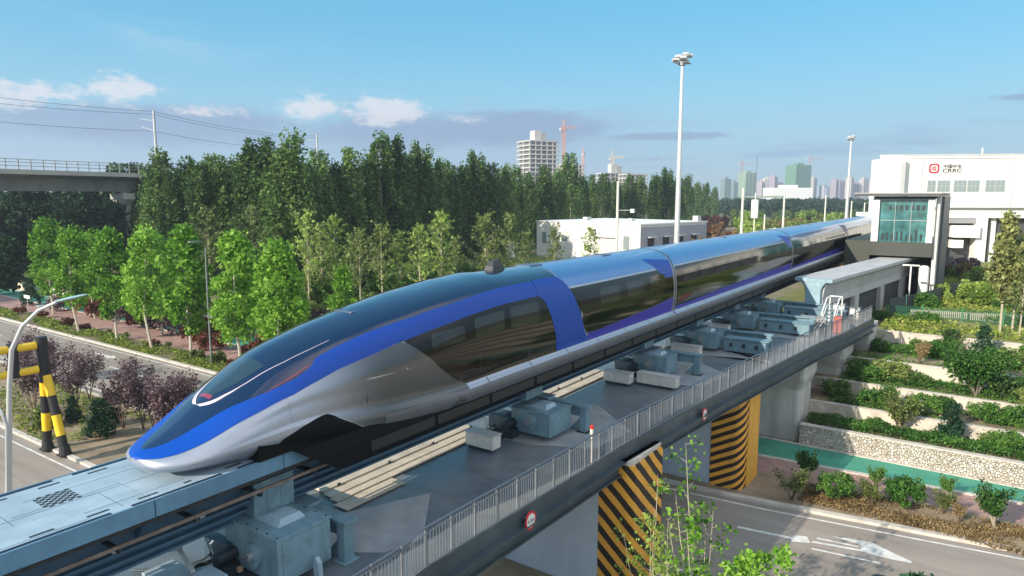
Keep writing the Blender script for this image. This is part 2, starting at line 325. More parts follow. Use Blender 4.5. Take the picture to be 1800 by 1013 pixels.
patch('canopy', list(rng(7.12,8,.03))+list(rng(8.05,22.3,.1)), None, canopy, M_canopy, train, off=.006, nu=14, both=True)
ROOFU = .285
patch('roof_panel', rng(22.42,END,4.0), None, lambda s: ROOFU, M_roof, train, off=.004, nu=14, both=True)
lb = fn([(8.42,.0),(8.5,.035),(8.62,.07),(8.74,.09),(9.0,.115),(9.33,.135),(10.29,.172),(11.0,.176),(11.6,.172)])
for sd_ in (1,-1):
    patch('blue_band', list(rng(6.91,8,.02))+list(rng(8.05,20.6,.1)), lambda s: canopy(s)+.001 if s>7.12 else 0.0, bluelow, M_blue, train, sd_, .005, 10)
    patch('flank_reflection', rng(9.9,16.35,.1), lambda s: bluelow(s)+.001 if s<13.6 else float(np.interp(s,[13.6,13.78,14.66,15.5,16.35],[.33,.346,.443,.561,.69])), lambda s: float(np.interp(s,[9.9,10.8,11.3,11.8,12.5,12.76,16.35],[.64,.64,.72,.84,.97,1.0,1.0])) if s<12.76 else 1.0, M_flankrefl, train, sd_, .004, 14)  # sheet with the dark reflection painted in, fading from silver
    # slanting blue band at the rear of the head car
    patch('blue_band', rng(20.6,24.6,.05), fn([(20.6,.2),(21.2,.2),(22.3,.2),(22.6,.245),(23.4,.42),(24.0,.60),(24.6,.70)]), fn([(20.6,.302),(20.9,.33),(21.3,.42),(21.6,.52),(21.8,.70),(24.6,.70)]), M_blue, train, sd_, .014, 12)
    patch('window_band', rng(13.62,21.8,.1), bluelow, fn([(13.62,.32),(13.78,.345),(14.66,.442),(15.5,.56),(16.4,.695),(21.8,.70),(22.15,.70)]), M_wind, train, sd_, .0055, 12)
    patch('bogie_cutout', rng(9.5,12.75,.05), sil, lambda s:1.0, M_under, train, sd_, .006, 8)
    patch('light_bar', rng(8.42,11.6,.05), lb, lambda s: lb(s)+float(np.interp(s,[8.42,8.5,8.8,9.2,11.6],[.036,.038,.020,.006,.0025])), M_bar, train, sd_, .012, 3)
    patch('headlight', rng(9.45,10.72,.05), fn([(9.45,.296),(9.8,.296),(10.3,.290),(10.72,.272)]), fn([(9.45,.298),(9.8,.302),(10.3,.300),(10.72,.276)]), M_red, train, sd_, .010, 3)
    for a,b,ut,ub in [(14.75,16.25,.345,.405),(16.75,18.35,.335,.415),(18.7,20.5,.33,.42)]:
        patch('window', rng(a,b,.04), lambda s,ut=ut,a=a,b=b: ut+.010*max(0,1-(s-a)/.12)**2+.010*max(0,1-(b-s)/.12)**2, lambda s,ub=ub,a=a,b=b: ub-.010*max(0,1-(s-a)/.12)**2-.010*max(0,1-(b-s)/.12)**2, M_pane, train, sd_, .010, 5)
    for a,b in ((24.2,33.1),(33.5,57.9),(58.3,82.7),(83.1,END)):
        tab = [(22.84,.302),(23.4,.418),(24.0,.585),(25.2,.585),(30,.54),(33.1,.50)] if a < 30 else [(a,.62),(a+2,.62),(a+7,.58),(b,.54)]
        patch('window_band', rng(tab[0][0],b,.3), lambda s: .298, fn(tab), M_wind, train, sd_, .0055, 12)
        patch('lower_blue_band', rng(max(a,24.0),b,.3), lambda s,f_=fn(tab): f_(s)+.003, lambda s:.70, M_violet, train, sd_, .0052, 6)
        n = int((b-a)/2.55)
        for k in range(n):
            x = a+1.0+k*(b-a-1.4)/n
            patch('window', [x,x+.08,x+.9,x+1.75,x+1.83], lambda s:.335+(.012 if abs(s-x-.915)>.88 else 0), lambda s:.415-(.012 if abs(s-x-.915)>.88 else 0), M_pane, train, sd_, .010, 5)
    for a in (30.4,55.2,80.0):
        patch('blue_band', rng(a,a+2.7,.1), lambda s,a=a: .18+.02*(s-a), lambda s,a=a: .205+.16*min(1,(s-a)/1.6), M_blue, train, sd_, .0075, 8)
    for a,u0_,u1_ in ((12.2,.55,.70),(17.0,.43,.70),(19.8,.45,.70)): patch('panel_joint', [a,a+.018], lambda s,u=u0_: u, lambda s,u=u1_: u, M_seam, train, sd_, .0075, 12)
    patch('skirt_panel', rng(12.77,END,1.2), lambda s: .81, lambda s: 1.0, M_skirt, train, sd_, .010, 8)
    for k in range(36):
        x = 14.8+2.55*k
        if x < END-1: patch('skirt_seam', [x,x+.03], lambda s:.70, lambda s:1.0, M_seam, train, sd_, .004, 10)
for s in (33.3,58.1,82.9):
    patch('joint_ring', [s-.06,s+.06], None, lambda s: .86, M_seam, train, off=.012, nu=40, both=True)
    patch('joint_ring', [s-.2,s-.11], None, lambda s: .86, mat('ring_grey',(.45,.47,.52),.3,.6), train, off=.013, nu=40, both=True)
patch('windscreen', rng(8.66,9.9,.06), None, fn([(8.66,.02),(8.8,.05),(9.2,.09),(9.9,.12)]), mat('windscreen_glass',(.02,.035,.05),.03,0,coat=1), train, off=.011, nu=8, both=True)
patch('badge', rng(8.62,8.72,.03), None, lambda s:.05, M_red, train, off=.013, nu=6, both=True)
# undercarriage that wraps the guideway
m = MB()
for sd_ in (1,-1):
    c0 = CXT+sd_*1.45
    prof = [(c0,ZG+.06),(CXT+sd_*1.72,ZG+.06),(CXT+sd_*1.80,ZG-.30),(CXT+sd_*1.76,ZG-.74),(CXT+sd_*1.60,ZG-.88),(c0,ZG-.88)]
    m.add([(x,y+(1.5*max(0,(ZG+.06-z)) if y<50 else 0)+(.0 if abs(x-CXT)>1.5 else .0),z) for y in (9.85,END) for x,z in prof],[tuple(range(6)),tuple(range(11,5,-1))]+[(i,6+i,6+(i+1)%6,(i+1)%6) for i in range(6)])
m.build('undercarriage', M_under, train)
mb = MB(); mb.box(CXT-1.5,CXT+1.5,9.0,END,ZG+.02,ZG+.45); mb.build('underframe', M_under, train)
# roof aerial fin and roof hatches
fin = MB(); zf = S(20.2,0)[2]; fin.add([(CXT+x*k,20.15+(y-20.15)*k,z) for k,z in ((.9,zf-.06),(.72,zf+.16),(.42,zf+.36)) for x,y in ((-.26,19.7),(.26,19.7),(.26,20.6),(-.26,20.6))],[(3,2,1,0),(8,9,10,11)]+[(4*i+k,4*i+(k+1)%4,4*i+4+(k+1)%4,4*i+4+k) for i in range(2) for k in range(4)]); P_ = [(19.75,3.42),(19.95,3.74),(20.2,3.96),(20.45,4.0),(20.62,3.86),(20.72,3.42)]
0 and fin.add([(CXT+x,y,ZG+z-.06) for x in (-.13,.13) for y,z in P_],[tuple(range(6)),tuple(range(11,5,-1))]+[(i,6+i,6+(i+1)%6,(i+1)%6) for i in range(6)])
fin.build('roof_antenna', mat('antenna_grey',(.03,.032,.035),.5), train, bevel=.03)
for k in range(34):
    y = 12.2+2.7*k
    if y+2.5 > END: break
    for sd_ in (1,-1):
        x0,x1 = sorted((CXT+sd_*1.775,CXT+sd_*1.80)); MB().box(x0,x1,y,y+2.55,ZG-.66,ZG-.36).build('levitation_frame', mat('frame_black',(.022,.024,.027),.45,.3), train, bevel=.01)
for y in (12.9,22.0,28.0,45,70):
    b = MB(); z = S(y,0)[2]; b.box(CXT-.35,CXT+.35,y,y+.9,z-.05,z+.03); b.build('roof_hatch', mat('hatch',(.10,.13,.2),.4,.4), train, bevel=.02)
# ------------------------------------------------------------------ steel guideway (bending switch beam)
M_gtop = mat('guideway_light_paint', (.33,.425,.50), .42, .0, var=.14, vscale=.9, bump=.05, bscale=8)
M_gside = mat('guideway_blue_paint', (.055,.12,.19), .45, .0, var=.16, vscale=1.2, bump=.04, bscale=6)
M_fascia = mat('fascia_blue', (.11,.235,.35), .42, 0, var=.12, vscale=1.2, bump=.04, bscale=6)
M_gdark = mat('steel_dark', (.045,.06,.07), .5, .5, var=.4, vscale=3)
M_pipe = mat('conductor_rail', (.22,.19,.17), .45, .6, var=.3, vscale=4)
M_stator = mat('stator_pack', (.03,.035,.04), .6, .3, var=.4, vscale=8)
gw = thing('maglev_guideway', 'pale blue steel guideway beam carrying the maglev train', 'guideway', (CXT,0,5.9))
m = MB(); G0,G1 = -12.0,102.0
# top plates with narrow gaps
yy = [G0]+[G0+6.2*k for k in range(1,19)]+[G1]
for a,b in zip(yy[:-1],yy[1:]): m.box(CXT-1.40,CXT+1.40,a+.006,b-.006,ZG-.05,ZG)
m.build('top_plate', M_gtop, gw)
for sd_ in (1,-1):
    m = MB()
    for a,b in zip(yy[:-1],yy[1:]):
        for h in (0,1):
            a2,b2 = a+(b-a)*h/2, a+(b-a)*(h+1)/2
            x0,x1 = sorted((CXT+sd_*1.405,CXT+sd_*1.445)); m.box(x0,x1,a2+.012,b2-.012,ZG-.36,ZG+.012)
    m.build('side_fascia', M_fascia, gw)
# joints, slots and walkway grating on the deck top
m = MB()
rs = random.Random(4)
for k in range(60):
    y = G0+.97*k
    if y > 12: break
    for sx in (-1.12,-1.02,1.02,1.12):
        if abs(sx) < 1.1: continue
        L_ = .40 if k%4 else .16
        MB().box(CXT+sx-.03,CXT+sx+.03,y,y+L_,ZG+.001,ZG+.007).build('slot', M_gdark, gw)
for k in range(9):
    y = -7.9+2.35*k
    for x in (CXT+1.33,CXT-1.33): MB().box(x-.036,x+.036,y,y+1.95,ZG+.001,ZG+.012).build('slide_groove', mat('groove',(.008,.02,.045),.5), gw)
m = MB()
for y,x0,x1 in [(5.0,-.62,-.02),(5.9,.1,.9),(3.9,.1,1.2),(2.3,-1.0,.4)]:
    m.box(CXT+x0,CXT+x0+.012,y,y+2.2,ZG+.001,ZG+.004); m.box(CXT+x1,CXT+x1+.012,y-.4,y+1.6,ZG+.001,ZG+.004); m.box(CXT+x0,CXT+x1,y+2.19,y+2.2,ZG+.001,ZG+.004)
m.build('panel_seam', mat('seam_blue',(.10,.16,.22),.5), gw)
m = MB(); gx,gy = CXT-.62,5.15
for i in range(9):
    for j in range(8):
        if (i+j)%2: m.box(gx+i*.075,gx+i*.075+.066,gy+j*.085,gy+j*.085+.074,ZG+.001,ZG+.012)
m.build('grating', mat('grating_dark',(.03,.035,.04),.5), gw)
m = MB()
for sd_ in (1,-1):
    x0,x1 = sorted((CXT+sd_*1.05,CXT+sd_*1.38)); m.box(x0,x1,G0,G1,ZG-.48,ZG-.055)
m.build('stator_pack', M_stator, gw)
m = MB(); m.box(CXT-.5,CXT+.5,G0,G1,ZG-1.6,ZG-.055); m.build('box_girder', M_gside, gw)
m = MB()
for k in range(38):
    y = G0+.6+3.0*k
    for sd_ in (1,-1):
        MB().sec([(CXT+sd_*.502,ZG-.06),(CXT+sd_*1.04,ZG-.06),(CXT+sd_*1.04,ZG-.5),(CXT+sd_*.502,ZG-1.2)], y, y+.05).build('rib', M_gside, gw)
m = MB()
for sd_ in (1,-1):
    x = CXT+sd_*1.30; m.box(min(x,x+sd_*.05),max(x,x+sd_*.05),G0,G1,ZG-.78,ZG-.70)
m.build('conductor_rail', M_pipe, gw)
m = MB()
for k in range(70):
    y = G0+.3+1.6*k
    for sd_ in (1,-1):
        x0,x1 = sorted((CXT+sd_*.502,CXT+sd_*1.33)); m.box(x0,x1,y,y+.06,ZG-.90,ZG-.80); 
m.build('rail_bracket', M_gdark, gw)
m = MB()
for sd_ in (1,-1):
    for x,z,w_,h in ((.66,-1.18,.30,.05),(.60,-1.45,.18,.06),(.52,-1.66,.2,.055)):
        x0 = CXT+sd_*x; m.box(x0-w_/2,x0+w_/2,G0,G1,ZG+z,ZG+z+h)
m.build('flange', M_gside, gw)
m = MB()
for k in range(60):
    y = G0+.9+1.9*k
    for sd_ in (1,-1): m.box(CXT+sd_*.72-.06,CXT+sd_*.72+.06,y,y+.12,ZG-1.128,ZG-1.0)
m.build('clamp_block', mat('clamp_grey',(.3,.33,.36),.5,.3), gw)

# ------------------------------------------------------------------ drive units on the deck
DZ = 5.9
M_unit = mat('drive_unit_paint', (.16,.265,.32), .42, 0, var=.15, vscale=2, bump=.03, bscale=10)
M_unit2 = mat('drive_unit_light', (.27,.38,.46), .42, 0, var=.12, vscale=3)
M_white = mat('cart_white', (.62,.60,.56), .5, 0, var=.15, vscale=3)
M_chrome = mat('bright_metal', (.6,.62,.62), .25, .9)
M_cu = mat('warm_metal', (.55,.36,.22), .4, .4)
def unit(y, ext, label, carts=0, near=False):
    """transverse carriage: cross girder below the beam, motor box, bearing bracket (T) and post"""
    t = thing('drive_unit', label, 'drive unit', (CXT,y,DZ), 'drive units under the guideway beam')
    X0 = CXT; hh = 1.30 if near else 1.08
    m = MB(); m.box(X0-2.1,X0+1.1,y+1.65,y+2.1,DZ+.55,DZ+1.15); m.box(X0-2.1,X0+1.1,y+1.56,y+2.2,DZ+1.15,DZ+1.19); m.build('cross_girder', M_unit, t, bevel=.01)
    m = MB(); m.box(X0+.3,X0+.9,y+.35,y+1.5,DZ+1.36,DZ+2.2); m.box(X0+.902,X0+.915,y+.7,y+.73,DZ+1.4,DZ+2.15); m.box(X0+.902,X0+.915,y+1.1,y+1.13,DZ+1.4,DZ+2.15); m.build('support_bracket', M_unit, t, bevel=.01)
    m = MB(); a,b = (X0+.18, X0+2.26) if near else (X0+.45, X0+2.2)
    m.box(a,b,y,y+1.5,DZ+.24,DZ+hh); m.box(a-.03,b+.03,y-.03,y+1.53,DZ+hh,DZ+hh+.05); m.box(b+.001,b+.02,y+.12,y+1.38,DZ+.34,DZ+hh-.08)
    m.box(b-.55,b-.53,y-.015,y-.001,DZ+.3,DZ+hh-.05); m.box(b-.04,b-.0,y-.02,y-.001,DZ+.25,DZ+hh-.02); mbx = m.build('motor_box', M_unit, t, bevel=.015)
    m = MB(); c = X0+1.35; m.add([(c-.6,y+.35,DZ+1.351),(c+.45,y+.35,DZ+1.351),(c+.45,y+1.15,DZ+1.351),(c-.6,y+1.15,DZ+1.351),(c-.1,y+.5,DZ+1.50),(c+.35,y+.5,DZ+1.50),(c+.35,y+1.05,DZ+1.50),(c-.1,y+1.05,DZ+1.50)],[(0,3,2,1),(4,5,6,7),(0,1,5,4),(1,2,6,5),(2,3,7,6),(3,0,4,7)]); m.v = [(p[0],p[1],p[2]-1.30+hh) for p in m.v]; m.build('hatch', M_unit2, mbx, bevel=.01)
    m = MB(); m.tube([(X0+1.35,y-.001,DZ+.72),(X0+1.35,y-.10,DZ+.72)],.30,24); m.build('bearing_ring', M_unit, mbx, smooth=True)
    m = MB(); m.tube([(X0+1.35,y-.101,DZ+.72),(X0+1.35,y-.24,DZ+.72)],.14,16); m.box(X0+1.23,X0+1.47,y-.27,y-.241,DZ+.66,DZ+.78); m.build('shaft_cap', M_chrome, mbx, smooth=True)
    # T-shaped bracket
    e = X0+2.35+ext
    m = MB(); m.box(X0+1.0,e,y+1.75,y+2.15,DZ+1.02,DZ+1.10); m.box(X0+1.0,e-.12,y+1.92,y+1.98,DZ+.60,DZ+1.02); m.build('bracket_arm', M_unit, t, bevel=.008)
    m = MB(); m.box(e-.38,e-.10,y+1.80,y+2.10,DZ+.03,DZ+1.02); m.box(e-.5,e,y+1.7,y+2.2,DZ,DZ+.03)
    m.sec([(e-.9,DZ+.03),(e-.382,DZ+.03),(e-.382,DZ+.6)],y+1.93,y+1.97); m.build('bracket_post', M_unit, t, bevel=.008)
    m = MB(); m.box(X0-.9,X0+.2,y+.1,y+1.2,DZ,DZ+.5); m.box(X0-.5,X0+.45,y-.2,y+.1,DZ+.2,DZ+.75); m.build('gear_case', mat('gear_case',(.05,.09,.12),.5,.2,var=.3,vscale=3), t, bevel=.03)
    m = MB(); m.tube([(X0+.55,y-.5,DZ+.55),(X0+.55,y+.05,DZ+.55)],.16,14); m.box(X0+.3,X0+.8,y-.45,y-.05,DZ,DZ+.4); m.build('gear_motor', mat('motor_dark',(.04,.055,.07),.45,.4), t, smooth=True)
    for cx_,cy_ in ((-.35,.35),(-.15,.5),(.0,.62)):
        MB().tube([(X0+.6+cx_*.3,y+cy_+.4,DZ+.9),(X0+.3+cx_,y+cy_-.15,DZ+.62),(X0+.1+cx_,y+cy_-.7,DZ+.25),(X0-.4+cx_,y+cy_-1.3,DZ+.07),(X0-1.2+cx_,y+cy_-1.8,DZ+.05)],.028,6).build('cable', M_gdark, t, smooth=True)
    m = MB()
    for bx_ in np.linspace(a+.08,b-.08,6):
        for by_ in (y+.05,y+1.45): m.box(bx_-.018,bx_+.018,by_-.018,by_+.018,DZ+hh+.051,DZ+hh+.072)
    bo = m.build('bolts', M_gdark, mbx); bo['kind'] = 'stuff'
    if near:
        m = MB(); m.tube([(X0+.52,y-.62,DZ+1.0),(X0+.52,y-.54,DZ+1.06)],.07,10); m.build('lubricator', M_chrome, t, smooth=True)
        m = MB(); m.box(X0+1.0,X0+1.12,y-.28,y-.16,DZ+.3,DZ+.42); m.build('brass_fitting', M_cu, t, bevel=.02)
        m = MB(); m.bar((X0-.35,y-1.5,DZ+.95),(X0+.15,y-1.1,DZ+1.02),.16,.1); m.bar((X0+.12,y-1.15,DZ+1.0),(X0+.9,y-1.25,DZ+.72),.1,.08); m.box(X0-.45,X0+.8,y-1.75,y-1.0,DZ,DZ+.5); m.build('linkage', mat('pale_cast',(.33,.38,.40),.5,.2,var=.2,vscale=4), t, bevel=.02)
        m = MB(); m.box(X0+.75,X0+1.45,y-1.6,y-.75,DZ,DZ+.62); m.build('cable_box', M_unit2, t, bevel=.02)
        m = MB(); m.sec([(X0+2.42,DZ),(X0+2.62,DZ),(X0+2.58,DZ+.5),(X0+2.46,DZ+.62),(X0+2.38,DZ+.35)],y+.85,y+.97); m.build('strut', M_unit2, t, bevel=.01)
    return t
unit(8.85, 0.15, 'blue-green drive unit with a round shaft cap, nearest, at the bottom edge of the picture', near=True)
unit(20.6, .45, 'blue-green drive unit below the middle of the lead car, beside a pale box', 1)
unit(31.4, 1.0, 'drive unit below the first car joint, behind two pale grey carts', 1)
def longunit(y, e, label):
    t = unit(y, e, label)
    X0 = CXT
    m = MB(); m.box(X0+2.5,X0+2.4+e*.95,y+.6,y+1.3,DZ+.1,DZ+.85); m.box(X0+2.45,X0+2.45+e,y+.5,y+1.4,DZ+.85,DZ+.89); m.build('extension_girder', M_unit, t, bevel=.01)
    m = MB()
    for k in range(3): m.box(X0+2.8+k*e*.28,X0+3.0+k*e*.28,y+.585,y+.599,DZ+.35,DZ+.6)
    m.build('cover_plate', M_gdark, t)
longunit(38.8, 2.6, 'long drive unit with three cover plates, fourth along the deck')
longunit(46.2, 3.4, 'long drive unit reaching towards the railing, fifth along the deck')
longunit(52.6, 4.3, 'farthest long drive unit, just in front of the grey concrete beam')
def cart(x, y, L_, label, rz=0):
    t = thing('equipment_box', label, 'equipment box', (x,y,DZ), 'pale boxes standing on the deck'); 
    m = MB(); m.box(x-L_/2,x+L_/2,y,y+.5,DZ+.12,DZ+.6); m.build('case', M_white, t, bevel=.03)
    m = MB(); m.box(x-L_/2+.1,x+L_/2-.3,y+.05,y+.45,DZ,DZ+.12); m.build('foot', M_gdark, t)
    m = MB(); m.box(x-L_/2-.03,x+L_/2+.03,y-.03,y+.53,DZ+.6,DZ+.64); m.build('lid', mat('lid',(.5,.5,.5),.4), t, bevel=.01)
    return t
cart(-14.6,18.6,1.25,'pale box beside the second drive unit, half under the train skirt')
cart(-14.5,29.3,1.4,'pale box left of the white cart in front of the third drive unit')
cart(-12.7,29.9,2.0,'longer white cart right of the pale box in front of the third drive unit')
cart(-14.0,37.0,1.7,'white box in front of the fourth drive unit')
cart(-14.8,44.3,1.9,'small white box with a dark red stripe in front of the fifth drive unit')

# ------------------------------------------------------------------ deck of the bridge, with railing
EDGE = [(-10.55,-8),(-10.62,10.9),(-10.75,11.2),(-10.7,14),(-10.58,18),(-10.48,22),(-10.15,26.4),(-9.72,31.5),(-9.25,36),(-8.85,40),(-8.35,45),(-7.75,48.5),(-7.35,52),(-6.9,56.5)]
def edgex(y):
    e = np.array(EDGE); return float(np.interp(y, e[:,1], e[:,0]))
br = thing('bridge_deck', 'blue-grey steel deck bridging the road beside the guideway', 'bridge', (CXT,0,5.9))
poly = [(-19.6,-8)]+EDGE+[(-19.6,56.5)]
m = MB(); m.prism([(x,y) for x,y in poly], 5.62, 5.9)
def deckmat():
    m_ = mat('deck_steel', (.10,.135,.175), .36, .0, col2=(.20,.205,.205), vscale=.38, detail=9)
    return m_
m.build('floor', deckmat(), br)
m = MB(); m.slabline(EDGE, .002, .06, 5.5, 6.0); m.slabline(EDGE, .0, .28, 5.46, 5.50); m.slabline(EDGE, -.15, .0, 5.0, 5.615); m.slabline(EDGE, -.3, .14, 4.96, 5.0); m.build('edge_beam', mat('edge_beam',(.075,.10,.12),.45,.3,var=.2,vscale=1), br)
M_conc = mat('concrete', (.50,.49,.46), .8, 0, var=.16, vscale=.7, bump=.15, bscale=14)
for y0,y1,x1 in ((10.7,14.9,-12.2),(20.2,25.8,-11.3),(30.5,36.5,-10.9),(37.8,40.2,-9.8),(45,48,-9.2)):
    MB().prism([(-15.6,y0),(-13.6,y0-.1),(x1,y0+.9),(x1+.3,y1-2.2),(-13.6,y1)],5.905,5.93).build('floor_slab', mat('pale_floor',(.30,.31,.32),.5,0,var=.2,vscale=1.2,bump=.05), br)
M_sill = mat('cream_sill',(.60,.51,.40),.6,0,var=.12,vscale=2,bump=.05)
for (y0,y1,x0,x1,zt) in ((13.0,20.3,-17.3,-16.25,6.02),(12.9,20.3,-16.18,-15.80,5.99),(12.8,20.2,-15.74,-15.42,5.975),(12.6,15.0,-15.36,-14.75,5.96),(24.5,31,-17.3,-16.2,6.02),(24.3,31,-16.1,-15.6,5.99),(34.6,38.3,-17.3,-15.6,5.99),(41.8,45,-17.3,-15.6,5.99)):
    MB().box(x0,x1,y0,y1,5.935,zt).build('track_sill', M_sill, br, bevel=.01)
for k in range(8):
    MB().box(-16.24,-16.19,13.5+2.2*k,13.6+2.2*k,5.935,6.08).build('sill_clamp', M_gdark, br)
# railing
rail = thing('metal_railing', 'grey metal railing along the outer edge of the bridge deck', 'railing', (-10.5,20,5.9))
M_rail = mat('rail_grey', (.22,.24,.26), .5, .3)
M_railt = mat('rail_top_dark', (.13,.16,.2), .4, .4)
def ptsy(y0,y1,d,z,off=.03):
    ys = [y0+(y1-y0)*i/max(1,int((y1-y0)/d)) for i in range(int((y1-y0)/d)+1)]; return [(edgex(y)-off,y,z) for y in ys]
m = MB(); m.tube(ptsy(-6,11.0,2,6.94)+ptsy(11.3,56,1.2,7.0),.032,8); m.build('top_rail', M_railt, rail, smooth=True)
m = MB(); m.tube(ptsy(-6,56,1.0,6.02),.02,6); m.tube(ptsy(-6,56,1.0,6.86),.014,6); m.build('bottom_rail', M_rail, rail, smooth=True)
y = -5.5
while y < 56:
    x = edgex(y)-.03; m = MB(); m.box(x-.025,x+.025,y-.02,y+.02,5.905,6.98); m.build('post', M_rail, rail); y += .95
m = MB(); y = -5.5
while y < 56:
    x = edgex(y)-.03; m.box(x-.006,x+.006,y-.006,y+.006,6.0,6.9); y += .11
m.build('baluster', M_rail, rail)['kind'] = 'stuff'
# warning beacon and cable box on the railing
t = thing('beacon', 'small white beacon with a red top standing at the deck railing', 'beacon', (-10.75,19.9,5.9))
m = MB(); m.tube([(-10.72,19.9,5.9),(-10.72,19.9,7.0)],.03,8); m.build('pole', M_white, t)
m = MB(); m.tube([(-10.72,19.9,6.96),(-10.72,19.9,7.14)],.06,10); m.build('housing', M_white, t)
m = MB(); m.tube([(-10.72,19.9,7.141),(-10.72,19.9,7.24),(-10.72,19.9,7.28)],[.065,.065,.02],10); m.build('lamp', mat('beacon_red',(.6,.03,.02),.4), t)
# clutter at the far end: cable trays, stair with hand rails, junction boxes
t = thing('access_stair', 'white tubular stair and gate at the far end of the bridge deck', 'stair', (-8.2,52,5.9))
m = MB()
for x in (-9.3,-8.5):
    m.tube([(x,50.2,5.9),(x,50.2,7.1),(x,51.6,7.9),(x,52.8,7.9),(x,52.8,5.9)],.045,8)
    m.tube([(x,50.2,6.5),(x,51.6,7.3),(x,52.8,7.3)],.03,6)
m.tube([(-9.3,52.8,7.9),(-8.5,52.8,7.9)],.045,8); m.build('handrail', mat('white_paint',(.75,.75,.73),.4), t, smooth=True)
m = MB()
for k in range(5): m.box(-9.25,-8.55,50.3+.3*k,50.58+.3*k,6.1+.22*k,6.14+.22*k)
m.bar((-9.28,50.2,5.95),(-9.28,51.8,7.15),.05,.2); m.bar((-8.52,50.2,5.95),(-8.52,51.8,7.15),.05,.2); m.build('tread', M_rail, t)
t = thing('cable_reel_frame', 'pale frame with rods beside the access stair on the deck', 'frame', (-9.9,48.6,5.9))
m = MB()
for k in range(7): m.bar((-10.6+.22*k,47.8,6.0),(-10.2+.22*k,49.4,6.5+.05*k),.05,.05)
m.build('rod', mat('pale_rod',(.6,.56,.5),.5,.2), t)
MB().box(-10.8,-9.0,47.7,47.8,5.9,6.2).build('stand', M_rail, t); MB().box(-10.6,-8.9,49.4,49.5,5.9,6.9).build('stand', M_rail, t)
t = tag(MB().box(-8.4,-7.9,49.3,49.8,5.905,7.0).build('junction_box', mat('box_red',(.35,.08,.07),.5), None, bevel=.03), 'small dark red cabinet at the far railing', 'cabinet')
for i,(x,y,h,lb_) in enumerate([(-8.9,54.0,1.3,'grey cabinet standing behind the access stair'),(-8.0,54.8,1.0,'lower grey cabinet at the railing end past the stair')]):
    c_ = thing('control_cabinet', lb_, 'cabinet', (x,y,5.9)); MB().box(x-.4,x+.4,y,y+.6,5.905,5.9+h).build('case', M_rail, c_, bevel=.03); MB().box(x-.35,x+.35,y-.02,y-.001,6.05,5.8+h).build('door', M_white, c_)

# round height-limit signs hung on the edge beam, facing the road
def hsign(y, zc, lab):
    x = edgex(y)+.22
    t = thing('height_limit_sign', lab, 'road sign', (x,y,zc-.3))
    rot = Matrix.Translation((x,y,zc)) @ Matrix.Rotation(R_(90),4,'Y')
    def disc(r,d0,d1): 
        m_ = MB(); m_.tube([(0,0,d0),(0,0,d1)],r,32); m_.v = [(x+p[2],y+p[0],zc+p[1]) for p in m_.v]; return m_
    disc(.28,0,.02).build('rim', mat('sign_red',(.55,.02,.04),.4), t, smooth=True)
    disc(.21,.0201,.024).build('face', mat('sign_white',(.75,.75,.72),.4), t, smooth=True)
    cu = bpy.data.curves.new('t','FONT'); cu.body = '4.5m'; cu.size = .18; cu.align_x = 'CENTER'; cu.align_y = 'CENTER'; cu.extrude = .002
    o = bpy.data.objects.new('lettering', cu); COL.objects.link(o)
    me = bpy.data.meshes.new_from_object(o.evaluated_get(bpy.context.evaluated_depsgraph_get())); bpy.data.objects.remove(o)
    me.materials.append(mat('sign_black',(.01,.01,.01),.5)); o = bpy.data.objects.new('lettering', me); COL.objects.link(o)
    o.matrix_world = Matrix(((0,0,1,x+.028),(1,0,0,y),(0,1,0,zc),(0,0,0,1))); o.parent = t; o.matrix_parent_inverse = Matrix.Translation(t.location).inverted()
    MB().bar((x-.02,y-.1,zc+.1),(x-.3,y-.1,zc+.1),.04,.04).bar((x-.02,y+.1,zc+.1),(x-.3,y+.1,zc+.1),.04,.04).build('bracket', M_rail, t)
hsign(15.7,5.62,'round white height limit sign with red rim, the near one on the bridge edge')
hsign(28.4,5.55,'round height limit sign hanging farther along the bridge edge, above the far lane')

